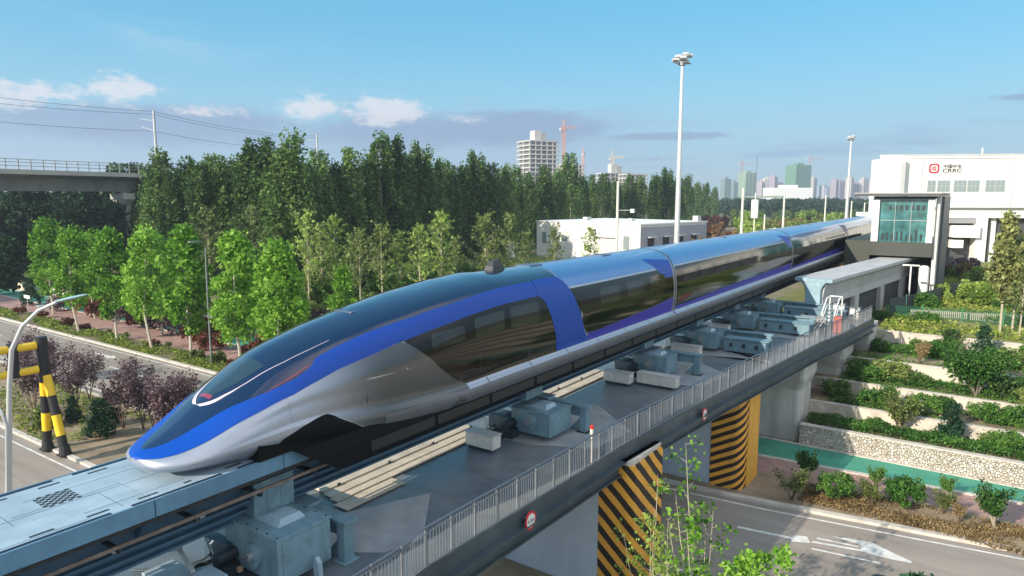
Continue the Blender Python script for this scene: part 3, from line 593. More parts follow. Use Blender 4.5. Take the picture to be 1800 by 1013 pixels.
# ------------------------------------------------------------------ piers
def stripemat(name, ang, w_, axis):
    """diagonal painted stripes; axis 'x': on faces along X, 'y': on faces along Y"""
    m = bpy.data.materials.new(name); m.use_nodes = True; t = m.node_tree; b = t.nodes['Principled BSDF']; L = t.links
    tc = t.nodes.new('ShaderNodeTexCoord'); sp = t.nodes.new('ShaderNodeSeparateXYZ'); L.new(tc.outputs['Object'], sp.inputs[0])
    def mt(op,a,b_=None):
        n = t.nodes.new('ShaderNodeMath'); n.operation = op
        for i,v in enumerate((a,b_)):
            if v is None: continue
            if hasattr(v,'node'): L.new(v,n.inputs[i])
            else: n.inputs[i].default_value = v
        return n.outputs[0]
    nw = t.nodes.new('ShaderNodeTexNoise'); nw.inputs['Scale'].default_value = 1.2; L.new(tc.outputs['Object'], nw.inputs[0]); h = mt('ADD', mt('ADD', sp.outputs[0], sp.outputs[1]), mt('MULTIPLY', nw.outputs[0], .12))
    q = mt('ADD', mt('MULTIPLY', h, math.sin(ang)), mt('MULTIPLY', sp.outputs[2], math.cos(ang)))
    fr = mt('FRACT', mt('MULTIPLY', q, 1/w_)); st = mt('GREATER_THAN', fr, .5)
    n = t.nodes.new('ShaderNodeTexNoise'); n.inputs['Scale'].default_value = 2.2; n.inputs['Detail'].default_value = 8; n.inputs['Roughness'].default_value = .7; L.new(tc.outputs['Object'], n.inputs[0])
    mx = t.nodes.new('ShaderNodeMix'); mx.data_type='RGBA'; L.new(n.outputs[0], mx.inputs[0]); mx.inputs[6].default_value=(.72,.31,.03,1); mx.inputs[7].default_value=(.92,.47,.07,1)
    m2 = t.nodes.new('ShaderNodeMix'); m2.data_type='RGBA'; L.new(st, m2.inputs[0]); m2.inputs[6].default_value=(.02,.012,.01,1); L.new(mx.outputs[2], m2.inputs[7]); L.new(m2.outputs[2], b.inputs['Base Color'])
    b.inputs['Roughness'].default_value=.55; return m
M_pierface = mat('pier_panel', (.44,.50,.58), .7, 0, var=.06, vscale=.5)
M_cap = mat('pier_cap', (.55,.50,.44), .8, 0, var=.1, vscale=1, bump=.1)
def rnd(x0,x1,y0,y1,r,n=8):               # plan outline, front-right corner rounded
    pts = [(x0,y0)]
    for k in range(n+1):
        a = -math.pi/2 + math.pi/2*k/n; pts.append((x1-r+r*math.cos(a), y0+r+r*math.sin(a)))
    return pts+[(x1,y1),(x0,y1)]
# pier on the median
t = thing('striped_pier', 'wide pier in the road median, its black and yellow stripes slanting down to the right', 'pier', (-15,22.5,0))
MB().box(-19.4,-11.31,21.6,24.3,0,4.955).build('wall_body', M_pierface, t)
pl = rnd(-11.3,-9.95,21.58,24.32,.35); MB().prism(pl,.0,5.35).build('stripe_cladding', stripemat('stripe_down', R_(42), .52,'x'), t, smooth=True)
MB().prism(rnd(-11.2,-10.0,21.62,24.24,.3),5.351,5.50).build('cap', M_cap, t)
t = thing('striped_pier', 'wide pier at the far kerb, its curved black and yellow stripes rising to the right', 'pier', (-15,34.5,0))
MB().box(-19.4,-11.2,33.75,36.3,0,4.955).build('wall_body', M_pierface, t)
pl2 = rnd(-11.19,-9.55,33.7,34.45,.50,12); MB().prism(pl2,.0,5.2).build('stripe_cladding', stripemat('stripe_up', R_(-28), .40,'x'), t, smooth=True)
MB().box(-11.19,-9.5,34.451,36.35,0,5.3).build('ochre_panel', stripemat('stripe_fine', R_(35), .10,'y') if False else mat('ochre',(.74,.37,.05),.6,0,var=.15,vscale=6), t)
MB().box(-11.1,-9.7,34.2,36.2,5.31,5.45).build('cap', M_cap, t)
def pier(y0,y1,x1,z0,lab,zt=5.3):
    t = thing('concrete_pier', lab, 'pier', (-14,y0,z0), 'plain concrete piers under the deck')
    MB().prism(rnd(-19.4,x1,y0+.25,y1-.25,.35),z0-1,3.2).build('shaft', M_conc, t, smooth=True, angle=30)
    m = MB(); n_ = None
    lo = rnd(-19.4,x1,y0+.25,y1-.25,.35); hi = rnd(-19.5,x1+.25,y0,y1,.35); n_ = len(lo)
    m.add([(x,y,3.201) for x,y in lo]+[(x,y,3.9) for x,y in hi]+[(x,y,zt) for x,y in hi],
          [tuple(range(n_-1,-1,-1)),tuple(range(2*n_,3*n_))]+[(i,(i+1)%n_,n_+(i+1)%n_,n_+i) for i in range(n_)]+[(n_+i,n_+(i+1)%n_,2*n_+(i+1)%n_,2*n_+i) for i in range(n_)])
    m.build('head', M_conc, t)
pier(43.0,46.4,-8.95,0,'tall bare concrete pier standing at the green path')
pier(50.4,53.8,-8.0,1,'bare concrete pier rising from the terraces, second beyond the green path',5.35)
pier(56.2,59.6,-7.2,2,'bare concrete pier at the end of the railing, farthest of the three',5.35)
# second track: grey concrete beam heading for the station
ang2 = math.atan2(2.9,24.0)
bt = thing('concrete_guideway_beam', 'pale grey concrete guideway beam with a light blue steel end, leading to the station', 'guideway', (-10.9,54.8,8.85))
Mx = Matrix.Translation((-10.9,54.8,0)) @ Matrix.Rotation(-ang2,4,'Z')
M_beam = mat('beam_concrete', (.46,.46,.47), .7, 0, var=.06, vscale=.6, bump=.06)
pr_ = [(-1.35,8.85),(1.35,8.85),(1.35,8.6),(1.0,8.5),(.75,8.2),(.62,7.3),(.7,6.75),(-.7,6.75),(-.62,7.3),(-.75,8.2),(-1.0,8.5),(-1.35,8.6)]
MB().sec(pr_,.35,34).xf(Mx).build('girder', M_beam, bt)
m = MB(); m.box(-1.36,1.36,0,.34,8.60,8.855); m.box(-.55,.55,0,.34,6.9,8.595)
for sd_ in (1,-1):
    a0 = [(sd_*(.55+.5*(1-math.cos(k*math.pi/12))), 8.595-.75*(1-math.sin(k*math.pi/12))) for k in range(7)]
    m.sec([(sd_*.552,8.594)]+[(x if abs(x)>.553 else sd_*.553,z) for x,z in a0],.05,.3)
m.xf(Mx).build('steel_end', mat('end_blue',(.26,.38,.44),.4,0,var=.15,vscale=3), bt, bevel=.015)
m = MB()
for y in (8,16,24): m.box(-.8,.8,y,y+1.2,4.5,6.748)
m.xf(Mx).build('bearing', M_conc, bt)
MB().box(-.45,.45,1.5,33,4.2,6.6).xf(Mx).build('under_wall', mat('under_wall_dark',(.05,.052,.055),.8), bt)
# beam between unit row and the left edge: black shelter under the train end
# ------------------------------------------------------------------ ground, roads, terraces
M_soil = mat('soil', (.20,.15,.10), .95, 0, col2=(.34,.26,.17), vscale=.8, bump=.5, bscale=6, detail=8)
M_land = mat('land', (.07,.075,.035), .95, 0, col2=(.15,.13,.07), vscale=.05, bump=.3, bscale=2, detail=8)
M_asph = mat('asphalt', (.25,.212,.182), .85, 0, col2=(.35,.30,.26), vscale=.3, bump=.2, bscale=40, detail=9, stretch=(.35,1,1))
M_kerb = mat('kerb_stone', (.55,.50,.44), .8, 0, var=.12, vscale=2)
M_line = mat('road_paint', (.72,.70,.66), .7, 0, var=.25, vscale=5)
M_pink = mat('pink_paving', (.38,.23,.20), .85, 0, var=.2, vscale=1.5, bump=.1)
M_green = mat('green_path', (.06,.29,.20), .8, 0, var=.12, vscale=.7)
M_wallw = mat('cream_wall', (.58,.52,.44), .85, 0, var=.16, vscale=1.1, bump=.2, bscale=8)
def sheet(name, pts, z, m, kind='structure'):
    o = MB().add([(x,y,z) for x,y in pts],[tuple(range(len(pts)))]).build(name, m); o['kind'] = kind
    if o.data.polygons[0].normal.z < 0: o.data.flip_normals()
    return o
sheet('ground', [(-5000,-2500),(3000,-2500),(3000,6000),(-5000,6000)], -.03, M_land)
KX = [(-400,31.3),(-110,31.3),(-50,31.6),(-20,32.2),(-9.7,32.9),(2.1,34.6),(20,38.2),(60,48)]   # far kerb
def ky(x):
    k = np.array(KX); return float(np.interp(x,k[:,0],k[:,1]))
xs_ = [-400,-200,-110,-80,-50,-35,-20,-15,-9.7,-5,2.1,10,20,60]
def strip(name, y0f, y1f, z, m, x0=-400, x1=60):
    xx = [x for x in xs_ if x0<=x<=x1]; v=[(x,y0f(x),z) for x in xx]+[(x,y1f(x),z) for x in xx[::-1]]
    n=len(xx); o = MB().add(v,[(i,i+1,2*n-2-i,2*n-1-i) for i in range(n-1)]).build(name, m); o['kind']='structure'; return o
strip('road', lambda x:ky(x)-8.6, ky, .0, M_asph)
strip('road', lambda x:ky(x)-31, lambda x:ky(x)-15.7, .0, M_asph)
# median
def raised(name, y0f, y1f, z, m, x0=-400, x1=60, zb=-.02):
    xx=[x for x in xs_ if x0<=x<=x1]; n=len(xx); mb=MB()
    mb.add([(x,y0f(x),zb) for x in xx]+[(x,y0f(x),z) for x in xx]+[(x,y1f(x),z) for x in xx]+[(x,y1f(x),zb) for x in xx],
      [(i,i+1,n+i+1,n+i) for i in range(n-1)]+[(n+i,n+i+1,2*n+i+1,2*n+i) for i in range(n-1)]+[(2*n+i,2*n+i+1,3*n+i+1,3*n+i) for i in range(n-1)])
    o=mb.build(name,m); o['kind']='structure'; return o
raised('median', lambda x:ky(x)-15.4, lambda x:ky(x)-8.9, .10, M_soil)
raised('kerb', lambda x:ky(x)-15.7, lambda x:ky(x)-15.4, .14, M_kerb)
raised('kerb', lambda x:ky(x)-8.9, lambda x:ky(x)-8.6, .14, M_kerb)
raised('kerb', ky, lambda x:ky(x)+.35, .14, M_kerb)
raised('verge', lambda x:ky(x)+.351, lambda x:36.8+.08*(x+10), .10, M_soil, x0=-20)
raised('verge', lambda x:ky(x)+.351, lambda x:34.6 if x<-20 else 36, .10, mat('weedy_soil',(.10,.10,.045),.95,0,col2=(.22,.16,.09),vscale=.7,bump=.4,bscale=5), x1=-20)
strip('footpath', lambda x:36.8+.08*(x+10) if x>-20 else 34.6, lambda x:39.0 if x<-20 else 39.2+.08*(x+10), .06, M_pink)
raised('kerb', lambda x:39.0 if x<-20 else 39.2+.08*(x+10), lambda x:39.25 if x<-20 else 39.5+.08*(x+10), .12, M_kerb)
strip('cycle_path', lambda x:39.25 if x<-20 else 39.5+.08*(x+10), lambda x:42.5, .05, M_green)
raised('kerb', lambda x:42.5, lambda x:42.75, .10, M_kerb)
# painted markings
mk = MB()
def pl(pts, z=.004): mk.add([(x,y,z) for x,y in pts],[tuple(range(len(pts)))])
def lineat(off, w_, x0, x1, dash=None):
    x = x0
    while x < x1:
        e_ = min(x1, x+(dash[0] if dash else 6)); pl([(x,ky(x)+off),(e_,ky(e_)+off),(e_,ky(e_)+off+w_),(x,ky(x)+off+w_)]); x = e_+(dash[1] if dash else 0)
lineat(-.62,.13,-110,40); lineat(-8.0,.13,-110,40); lineat(-16.4,.13,-110,20)
lineat(-3.9,.13,-108.4,-12,(6,9)); lineat(-3.65,.13,-5.4,20,(2.6,4.5)); lineat(-20,.13,-108,0,(6,9))
lineat(-2.55,.13,-5.4,-3.75)
pl([(-8.6,29.95),(-6.3,30.3),(-6.25,30.05),(-5.55,30.42),(-5.8,30.95),(-6.3,30.72),(-6.35,30.5),(-8.6,30.15)])
pl([(-5.5,30.50),(-3.66,30.90),(-3.70,31.06),(-5.5,30.66)]); pl([(-3.64,30.88),(-2.5,30.92),(-1.78,31.04),(-1.74,31.2),(-2.4,31.5),(-3.3,31.98),(-3.7,31.5)]); pl([(-3.72,31.5),(-3.32,31.99),(-4.1,31.86),(-4.9,31.58),(-4.2,31.56)])
for x in (-46,-70): pl([(x,29.3),(x+2.6,29.38),(x+2.6,29.05),(x+3.9,29.55),(x+2.6,30.0),(x+2.6,29.68),(x,29.6)])
mo = mk.build('road_markings', M_line); mo['kind']='structure'
for x_,y_,lb_ in ((-2.6,29.0,'round manhole cover in the right lane'),(-49.5,27.4,'round manhole cover on the left road')):
    tag(MB().tube([(x_,y_,.003),(x_,y_,.012)],.36,24).build('manhole_cover', mat('cast_iron',(.06,.058,.055),.6,.4)), lb_, 'manhole')
# cobble wall along the green path
def cobble():
    m = bpy.data.materials.new('cobble_wall'); m.use_nodes=True; t=m.node_tree; b=t.nodes['Principled BSDF']; L=t.links
    tc=t.nodes.new('ShaderNodeTexCoord'); v=t.nodes.new('ShaderNodeTexVoronoi'); v.inputs['Scale'].default_value=6.5; L.new(tc.outputs['Object'],v.inputs[0])
    v2=t.nodes.new('ShaderNodeTexVoronoi'); v2.feature='DISTANCE_TO_EDGE'; v2.inputs['Scale'].default_value=6.5; L.new(tc.outputs['Object'],v2.inputs[0])
    cr=t.nodes.new('ShaderNodeValToRGB'); L.new(v.outputs['Color'],cr.inputs[0]); e=cr.color_ramp.elements; e[0].color=(.42,.37,.31,1); e[1].color=(.74,.69,.61,1); e[0].position=.2; e[1].position=.8
    mr=t.nodes.new('ShaderNodeMapRange'); L.new(v2.outputs[0],mr.inputs[0]); mr.inputs[1].default_value=.02; mr.inputs[2].default_value=.10
    mx=t.nodes.new('ShaderNodeMix'); mx.data_type='RGBA'; L.new(mr.outputs[0],mx.inputs[0]); mx.inputs[6].default_value=(.30,.26,.21,1); L.new(cr.outputs[0],mx.inputs[7]); L.new(mx.outputs[2],b.inputs['Base Color'])
    bp=t.nodes.new('ShaderNodeBump'); bp.inputs['Strength'].default_value=.9; bp.inputs['Distance'].default_value=.08; L.new(mr.outputs[0],bp.inputs['Height']); L.new(bp.outputs[0],b.inputs['Normal']); b.inputs['Roughness'].default_value=.85
    return m
M_cob = cobble()
t = thing('cobble_wall','low cobblestone retaining wall along the far side of the green path, right of the piers','wall',(-8.9,42.8,0))
MB().box(-8.8,60,42.8,43.15,-.02,1.22).build('wall_body',M_cob,t); MB().box(-8.8,60,42.76,43.2,1.221,1.30).build('coping',M_kerb,t,bevel=.01)
t = thing('boundary_wall','pale low wall behind the red bushes and young trees on the left','wall',(-80,43.2,0))
MB().box(-400,-21,43.2,43.5,-.02,1.15).build('wall_body',M_wallw,t); MB().box(-400,-21,43.16,43.54,1.151,1.23).build('coping',M_kerb,t)
TER = [(46.0,1.15,1.95,'lowest cream terrace wall, just above the hedge'),(49.3,1.9,2.72,'second cream terrace wall from the bottom of the slope'),(53.1,2.68,3.58,'third cream terrace wall from the bottom of the slope'),(60.6,3.5,4.42,'topmost and longest lit cream wall of the terraced slope')]
for y,zb,zt,lb_ in TER:
    t = thing('terrace_wall', lb_, 'wall', (-8,y,zb), 'cream walls of the terraced slope')
    MB().box(-18,60,y,y+.28,zb-.3,zt-.06).build('wall_body',M_wallw,t); MB().box(-18,60,y-.03,y+.31,zt-.059,zt+.02).build('coping',M_kerb,t)
lv = [(43.16,46.0,1.14),(46.28,49.3,1.88),(49.58,53.1,2.66),(53.38,60.6,3.50)]
for y0,y1,z in lv:
    o = MB().box(-18 if y0>44 else -8.8,60,y0,y1,-.02,z).build('terrace',M_soil); o['kind']='structure'
def topz(x,y):
    if y < 43: return .0
    for y0,y1,z in lv:
        if y < y1+.3: return z
    return 4.32+.012*min(60,max(0,y-62))
# upper ground to the right, gently rising; upper ground to the left
g = MB(); ysr=[60.85,62,66,75,90,110,135]; xr=[-18,-12,-7,-2,5,15,40,90,200]
for y in ysr:
    for x in xr: g.add([(x,y,4.32+.010*(y-60.8)+(.25*math.sin(x*.4+y*.2) if 64<y<120 and x>-8 else 0))],[])
nx=len(xr); g.f=[(i*nx+j,i*nx+j+1,(i+1)*nx+j+1,(i+1)*nx+j) for i in range(len(ysr)-1) for j in range(nx-1)]
struct(g.build('terrain', mat('grass_slope',(.13,.17,.035),.95,0,col2=(.26,.22,.08),vscale=.35,bump=.4,bscale=3)))
struct(MB().box(-18,200,60.85,400,-.02,4.25).build('terrain', M_land))
struct(MB().box(-900,-18.01,43.5,900,-.02,1.0).build('terrain', mat('left_ground',(.11,.11,.045),.95,0,col2=(.26,.19,.11),vscale=.10,bump=.4,bscale=3,detail=9)))
# ------------------------------------------------------------------ buildings
M_bw = mat('white_render', (.78,.77,.75), .7, 0, var=.03, vscale=.3)
M_bg = mat('grey_render', (.50,.50,.50), .7, 0, var=.05, vscale=.3)
M_dark = mat('opening_dark', (.02,.022,.025), .5)
M_glass = mat('window_glass', (.10,.13,.13), .08, 0, coat=1, spec=.7)
M_glassg = mat('window_grey', (.30,.36,.36), .12, .2, coat=1)
# white factory hall with logo; local frame: x along facade, y into building
hall = thing('factory_hall','large white factory hall with a red round emblem and black letters on its facade','building',(-15.1,118.5,5))
HM = Matrix.Translation((-15.1,118.5,0)) @ Matrix.Rotation(math.atan2(.454,.891),4,'Z')
def hb(name, boxes, m, bevel=0, par=None):
    mb = MB(); [mb.box(*b) for b in boxes]; return mb.xf(HM).build(name, m, par or hall, bevel=bevel)
hw_ = MB(); hw_.prism([(0,0),(60,0),(60,40),(24,40)],13.4,21); hw_.prism([(.5,.35),(60,.35),(60,39),(24,39)],11.75,13.4); hw_.xf(HM).build('wall',M_bw,hall)
hb('wing_wall',[(-.9,3.3,-1.0,.9,4,20.5),(10.3,14.4,.6,40,10.9,11.75),(14.4,15.9,.1,3,4,11.75),(.4,10.3,.3,3,4,11.75),(16.9,17.6,1.2,3,4,11.7)],M_bw)
hb('parapet',[(-.05,60,-.05,.3,21.001,21.25)],M_bg)
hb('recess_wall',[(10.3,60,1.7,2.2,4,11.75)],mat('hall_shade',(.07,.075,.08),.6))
hb('sunshade',[(10.35,14.35,.35,.599,10.95,11.7)],mat('grey_louvre',(.28,.28,.29),.6))
hb('bay',[(11.1,14.6,-.6,1.69,8.8,10.6),(11.1,12.6,-.2,1.6,7.2,8.4)],M_bw)
hb('ledge',[(10.0,60,-.25,-.001,13.25,13.4),(0,10.0,-.12,-.001,13.3,13.4)],M_bg)
for a,b_ in ((6.9,8.1),(8.3,10.1),(10.6,12.4),(12.5,14.2),(15.0,16.3),(16.35,17.7)):
    f_ = hb('window',[(a,b_,-.06,.04,15.65,17.4)],mat('frame_grey',(.45,.46,.46),.5))
    n_ = 2 if b_-a<1.6 else 3
    hb('pane',[(a+.06+(b_-a-.06)/n_*k,a+(b_-a-.06)/n_*(k+1),-.075,-.061,z0,z0+.78) for k in range(n_) for z0 in (15.72,16.56)],M_glassg,par=f_)
hb('corner_panel',[(2.72,3.302,-1.02,-1.001,5,20.1)],M_bg)
hb('gutter',[(3.4,59,-.10,-.051,20.6,20.68)],M_bg)
for x_ in (6.0,18.6,24.5,31): hb('downpipe',[(x_,x_+.09,-.09,-.001,13.45,20.6)],M_bg)
hb('roof_mast',[(15.1,15.3,2,2.2,21,22.3)],M_bg)
# emblem and letters on the facade
red = mat('emblem_red',(.50,.03,.06),.45); blk = mat('letter_dark',(.06,.055,.055),.5)
m = MB(); cxl,czl = 7.7,19.15
def ringpoly(r0,r1,n,a0=0,pw=0):
    out=[]
    for k in range(n):
        a=2*math.pi*k/n+a0; b_=2*math.pi*(k+1)/n+a0
        def sq(a,r): c_,s_=math.cos(a),math.sin(a); k_=(abs(c_)**4+abs(s_)**4)**-.25; return (cxl+r*c_*k_, czl+r*s_*k_)
        out.append([sq(a,r0),sq(b_,r0),sq(b_,r1),sq(a,r1)])
    return out
for q in ringpoly(.50,.72,32): m.add([(x,-.05,z) for x,z in q]+[(x,-.005,z) for x,z in q],[(0,1,2,3),(7,6,5,4),(0,4,5,1),(1,5,6,2),(2,6,7,3),(3,7,4,0)])
for sx in (-.22,0,.22): m.box(cxl+sx-.045,cxl+sx+.045,-.05,-.005,czl-.30,czl+.30)
for sz in (-.22,.22): m.box(cxl-.3,cxl+.3,-.049,-.006,czl+sz-.045,czl+sz+.045)
m.xf(HM).build('emblem', red, hall)
def textmesh(body, size, M, m_, parent, name, ext=.02, sx=1, off=0):
    cu = bpy.data.curves.new('t','FONT'); cu.body = body; cu.size = size; cu.extrude = ext; cu.offset = off
    o = bpy.data.objects.new('t', cu); COL.objects.link(o)
    me = bpy.data.meshes.new_from_object(o.evaluated_get(bpy.context.evaluated_depsgraph_get())); bpy.data.objects.remove(o)
    me.materials.append(m_); o = bpy.data.objects.new(name, me); COL.objects.link(o)
    me.transform(M @ Matrix.Rotation(R_(90),4,'X') @ Matrix.Diagonal((sx,1,1,1))); o.parent = parent; o.matrix_parent_inverse = Matrix.Translation(parent.location).inverted(); return o
textmesh('CRRC', .78, HM @ Matrix.Translation((8.85,-.03,18.55)), blk, hall, 'lettering', sx=1.35, off=.012)
textmesh('中国中车', .62, HM @ Matrix.Translation((8.95,-.03,19.22)), blk, hall, 'lettering', sx=1.05, off=.006)
# station box over the second track
st = thing('station_building','small glass-fronted station with a flat dark roof at the end of the track','station',(-7.5,78,5))
M_sdk = mat('station_dark', (.045,.05,.04), .6, 0, var=.1); M_teal = mat('station_glass',(.05,.16,.16),.06,0,coat=1,spec=.7,var=.5,vscale=.9)
MB().box(-11.9,-4.45,77.0,92,15.02,15.25).build('roof',mat('roof_dark',(.06,.065,.07),.5),st,bevel=.02)
MB().box(-11.95,-4.4,76.95,92.05,15.251,15.33).build('roof_edge',mat('roof_edge',(.38,.38,.38),.5),st)
MB().box(-10.3,-4.9,78.3,91,14.75,15.0).build('soffit',M_sdk,st)
[MB().box(a_,b_,77.9,78.5,10.45,14.75).build('column',mat('pale_column',(.66,.70,.68),.5),st,bevel=.02) for a_,b_ in ((-10.3,-9.68),(-5.5,-4.95))]
MB().box(-9.67,-5.51,78.25,78.3,10.45,14.75).build('glass_front',M_teal,st)
m = MB()
for x in (-8.3,-6.9): m.box(x-.03,x+.03,78.17,78.249,10.45,14.75)
for z in (12.6,): m.box(-9.67,-5.51,78.16,78.248,z-.04,z+.04)
m.build('mullion',mat('mullion',(.25,.33,.33),.4),st)
m = MB(); rs=random.Random(3)
for k in range(7): m.box(-8.9+.48*k,-8.62+.48*k,78.18,78.24,13.65,14.1)
m.build('display_letters',mat('display_dark',(.015,.03,.035),.4),st)
m = MB()
for k in range(9): m.box(-9.4+.42*k,-9.2+.42*k,78.2,78.245,10.6,11.1+rs.random()*.7)
m.build('interior_figures',mat('interior_dark',(.01,.03,.03),.4),st)
MB().box(-10.35,-4.9,78.0,91,9.05,10.44).build('spandrel',M_sdk,st)
MB().box(-4.89,-4.55,78.6,80.5,4.2,14.95).build('side_pier',mat('pale_pier',(.62,.60,.56),.6),st)
MB().box(-4.89,-4.3,80.51,90.5,4.2,15.0).build('side_wall',mat('side_dark',(.10,.105,.12),.5,var=.1),st)
MB().box(-10.35,-4.9,84,91,4.2,9.04).build('lower_wall',M_dark,st); MB().box(-12.7,-10.36,78.2,96,4.2,10.5).build('shade_wall',M_sdk,st)  # dark wall by the train tail is added, its colour standing for shade
MB().box(-5.9,-5.0,78.1,79.0,4.3,8.2).build('round_column',mat('white_col',(.7,.7,.68),.5),st,bevel=.3)
# small white technical building at left
tb = thing('technical_building','low white flat-roofed technical building left of the tall floodlight mast','building',(-58.9,128.6,1))
c1=Vector((-58.9,128.6)); TM = Matrix.Translation((-58.9,128.6,0)) @ Matrix.Rotation(math.atan2(5.6,-28.8)-math.pi,4,'Z')
def tbx(name,boxes,m,par=None):
    mb=MB(); [mb.box(*b) for b in boxes]; return mb.xf(TM).build(name,m,par or tb)
tbx('wall',[(-29.3,0,0,25.5,.9,9.1)],mat('tech_white',(.80,.77,.74),.7,0,var=.03))
tbx('roof',[(-29.5,.2,-.2,25.7,9.101,9.4)],mat('tech_roof',(.80,.78,.75),.6))
tbx('end_shade',[(.001,.12,.0,25.5,.9,8.7)],mat('tech_end_shade',(.33,.34,.40),.6))  # sunless end of the white walls: shade put into the blue-grey colour
for a in (-27.5,): tbx('window',[(a,a+1.3,-.06,.0,4.2,6.8)],M_glassg)
tbx('window',[(-21.5,-19.8,-.06,0,5.0,6.2)],M_glassg); tbx('window',[(-4.2,-2.6,-.06,0,4.0,6.8)],M_glassg)
tbx('door',[(-11.6,-6.0,-.08,0,.9,5.9)],mat('door_white',(.6,.58,.55),.5)); tbx('door_frame',[(-12.0,-11.61,-.2,0,.9,6.3),(-12.0,-5.6,-.6,0,6.3,6.6)],M_bg)
for a in (2.5,8,13.5,19): 
    tbx('window',[(.121,.2,a,a+2.2,4.6,6.3)],M_dark); tbx('awning',[(.121,1.0,a-.2,a+2.4,6.5,6.7)],M_bg)
tbx('window',[(.121,.2,a,a+.9,2.0,3.4) for a in (5.5,11,16.7,22)],M_dark)
tbx('downpipe',[(-15.6,-15.45,-.12,-.001,.9,9.1)],M_bg); tbx('downpipe',[(-25.0,-24.85,-.12,-.001,.9,9.1)],M_bg); tbx('roof_vent',[(-22,-20.8,8,9.4,9.41,10.2)],M_bg); tbx('roof_vent',[(-12,-11.0,12,13.2,9.41,10.0)],M_bg)
tbx('roof_box',[(-1.5,-.2,22,23.5,9.41,10.6)],M_bg)
gt = thing('gate_house','tiny pale hut with a flat roof beside the technical building','hut',(-89,126,1))
MB().box(-90.5,-88.9,126,127,1,4.2).build('wall',M_bw,gt); MB().box(-91.3,-88.0,125.4,127.6,4.21,4.5).build('roof',M_bw,gt)
# skyline ---------------------------------------------------------
def frame_tower(px, d, w_, dep, floors, fh, label, z0=0, topbox=True, name='tower_block', ang=.5):
    x,y = PC((px-900)/1210.8, d); t = thing(name,label,'building',(x,y,0),'unfinished concrete blocks beyond the trees')
    M_ = Matrix.Translation((x,y,0)) @ Matrix.Rotation(HD+ang,4,'Z'); s_=MB(); c_=MB(); k_=MB()
    for f in range(floors+1): s_.box(-w_/2,w_/2,-dep/2,dep/2,f*fh+fh-1.15,f*fh+fh)
    nx_=int(w_/6)
    for i in range(nx_+1):
        xx=-w_/2+.5+(w_-1)*i/nx_
        for yy_ in (-dep/2+.5,dep/2-.5,0): c_.box(xx-.45,xx+.45,yy_-.45,yy_+.45,0,(floors+1)*fh-.1)
    k_.box(-w_/2+2.2,w_/2-2.2,-dep/2+2.2,dep/2-2.2,0,(floors+1)*fh-1.3)
    s_.xf(M_).build('floor_slab',mat('frame_concrete',(.52,.50,.47),.8,0,var=.08),t); c_.xf(M_).build('column',mat('frame_concrete2',(.48,.46,.43),.8),t); k_.xf(M_).build('core',mat('frame_core',(.15,.16,.17),.8,0,var=.5,vscale=.2),t)
    if topbox: MB().box(-w_*.18,w_*.18,-dep*.2,dep*.2,(floors+1)*fh,(floors+1)*fh+8).box(-w_*.22,w_*.0,-dep*.25,dep*.1,(floors+1)*fh,(floors+1)*fh+10).xf(M_).build('roof_structure',mat('frame_concrete',(.5,)*3),t)
    return t
frame_tower(945,700,34,26,15,4.35,'pale unfinished tower with open floors, highest of the concrete blocks over the trees')
frame_tower(1000,760,26,20,11,4.1,'darker lower concrete block just right of the tall open-floor tower',topbox=False)
frame_tower(1080,800,40,20,8,4.6,'low unfinished block under the yellow crane',topbox=True)
frame_tower(1112,780,30,16,8,4.4,'low open-floored block at the right end, right of the yellow crane',topbox=False)
def crane(px, d, h, jib, label, col, ang, dirn=1):
    x,y = PC((px-900)/1210.8, d); t = thing('tower_crane',label,'crane',(x,y,0),'tower cranes on the skyline'); M_=Matrix.Translation((x,y,0)) @ Matrix.Rotation(HD+ang,4,'Z'); mc=mat('crane_%s'%col[0],col[1],.6); f_=.62
    m=MB(); s_=1.3
    for a,b_ in ((-s_,-s_),(s_,-s_),(s_,s_),(-s_,s_)): m.bar((a,b_,0),(a,b_,h),.36,.36)
    z=0
    while z<h-3: m.bar((-s_,-s_,z),(s_,-s_,z+3),.35,.35); m.bar((s_,s_,z),(-s_,s_,z+3),.35,.35); m.bar((-s_,s_,z),(-s_,-s_,z+3),.3,.3); z+=3
    m.xf(M_).build('mast',mc,t)
    m=MB(); m.bar((-jib*.3,0,h),(jib,0,h),.5,.5); m.bar((0,0,h+1.6),(jib,0,h+1.0),.5,.5)
    k=0
    while k<jib: m.bar((k,0,h),(k+2,0,h+1.4),.3,.3); k+=4
    m.xf(M_).build('jib',mc,t)
    m=MB(); m.bar((0,0,h),(0,0,h+8),.9,.9); m.bar((0,0,h+8),(jib*.7,0,h+1),.2,.2); m.bar((0,0,h+8),(-jib*.28,0,h+.5),.2,.2); m.xf(M_).build('top_mast',mc,t)
    MB().box(-jib*.3,-jib*.2,-1.2,1.2,h-3,h-.4).xf(M_).build('counterweight',M_bg,t); MB().box(.6,2.6,-1,1,h-2.4,h-.3).xf(M_).build('cab',mc,t)
OR=('orange',(.62,.30,.20)); YE=('yellow',(.58,.45,.30)); RD=('red',(.50,.25,.24))
crane(990,690,82,14,'orange tower crane standing right beside the tall open-floor tower',OR,.35)
crane(1024,900,70,10,'small orange crane mast between the two concrete blocks',OR,1.2)
crane(1075,800,59,13,'yellow tower crane with a short jib over the low concrete block',YE,.1)
crane(1302,1500,85,26,'red tower crane over the left green-netted tower',RD,.2)
crane(1421,1500,96,30,'red tower crane right of the large green-netted tower',RD,.15)
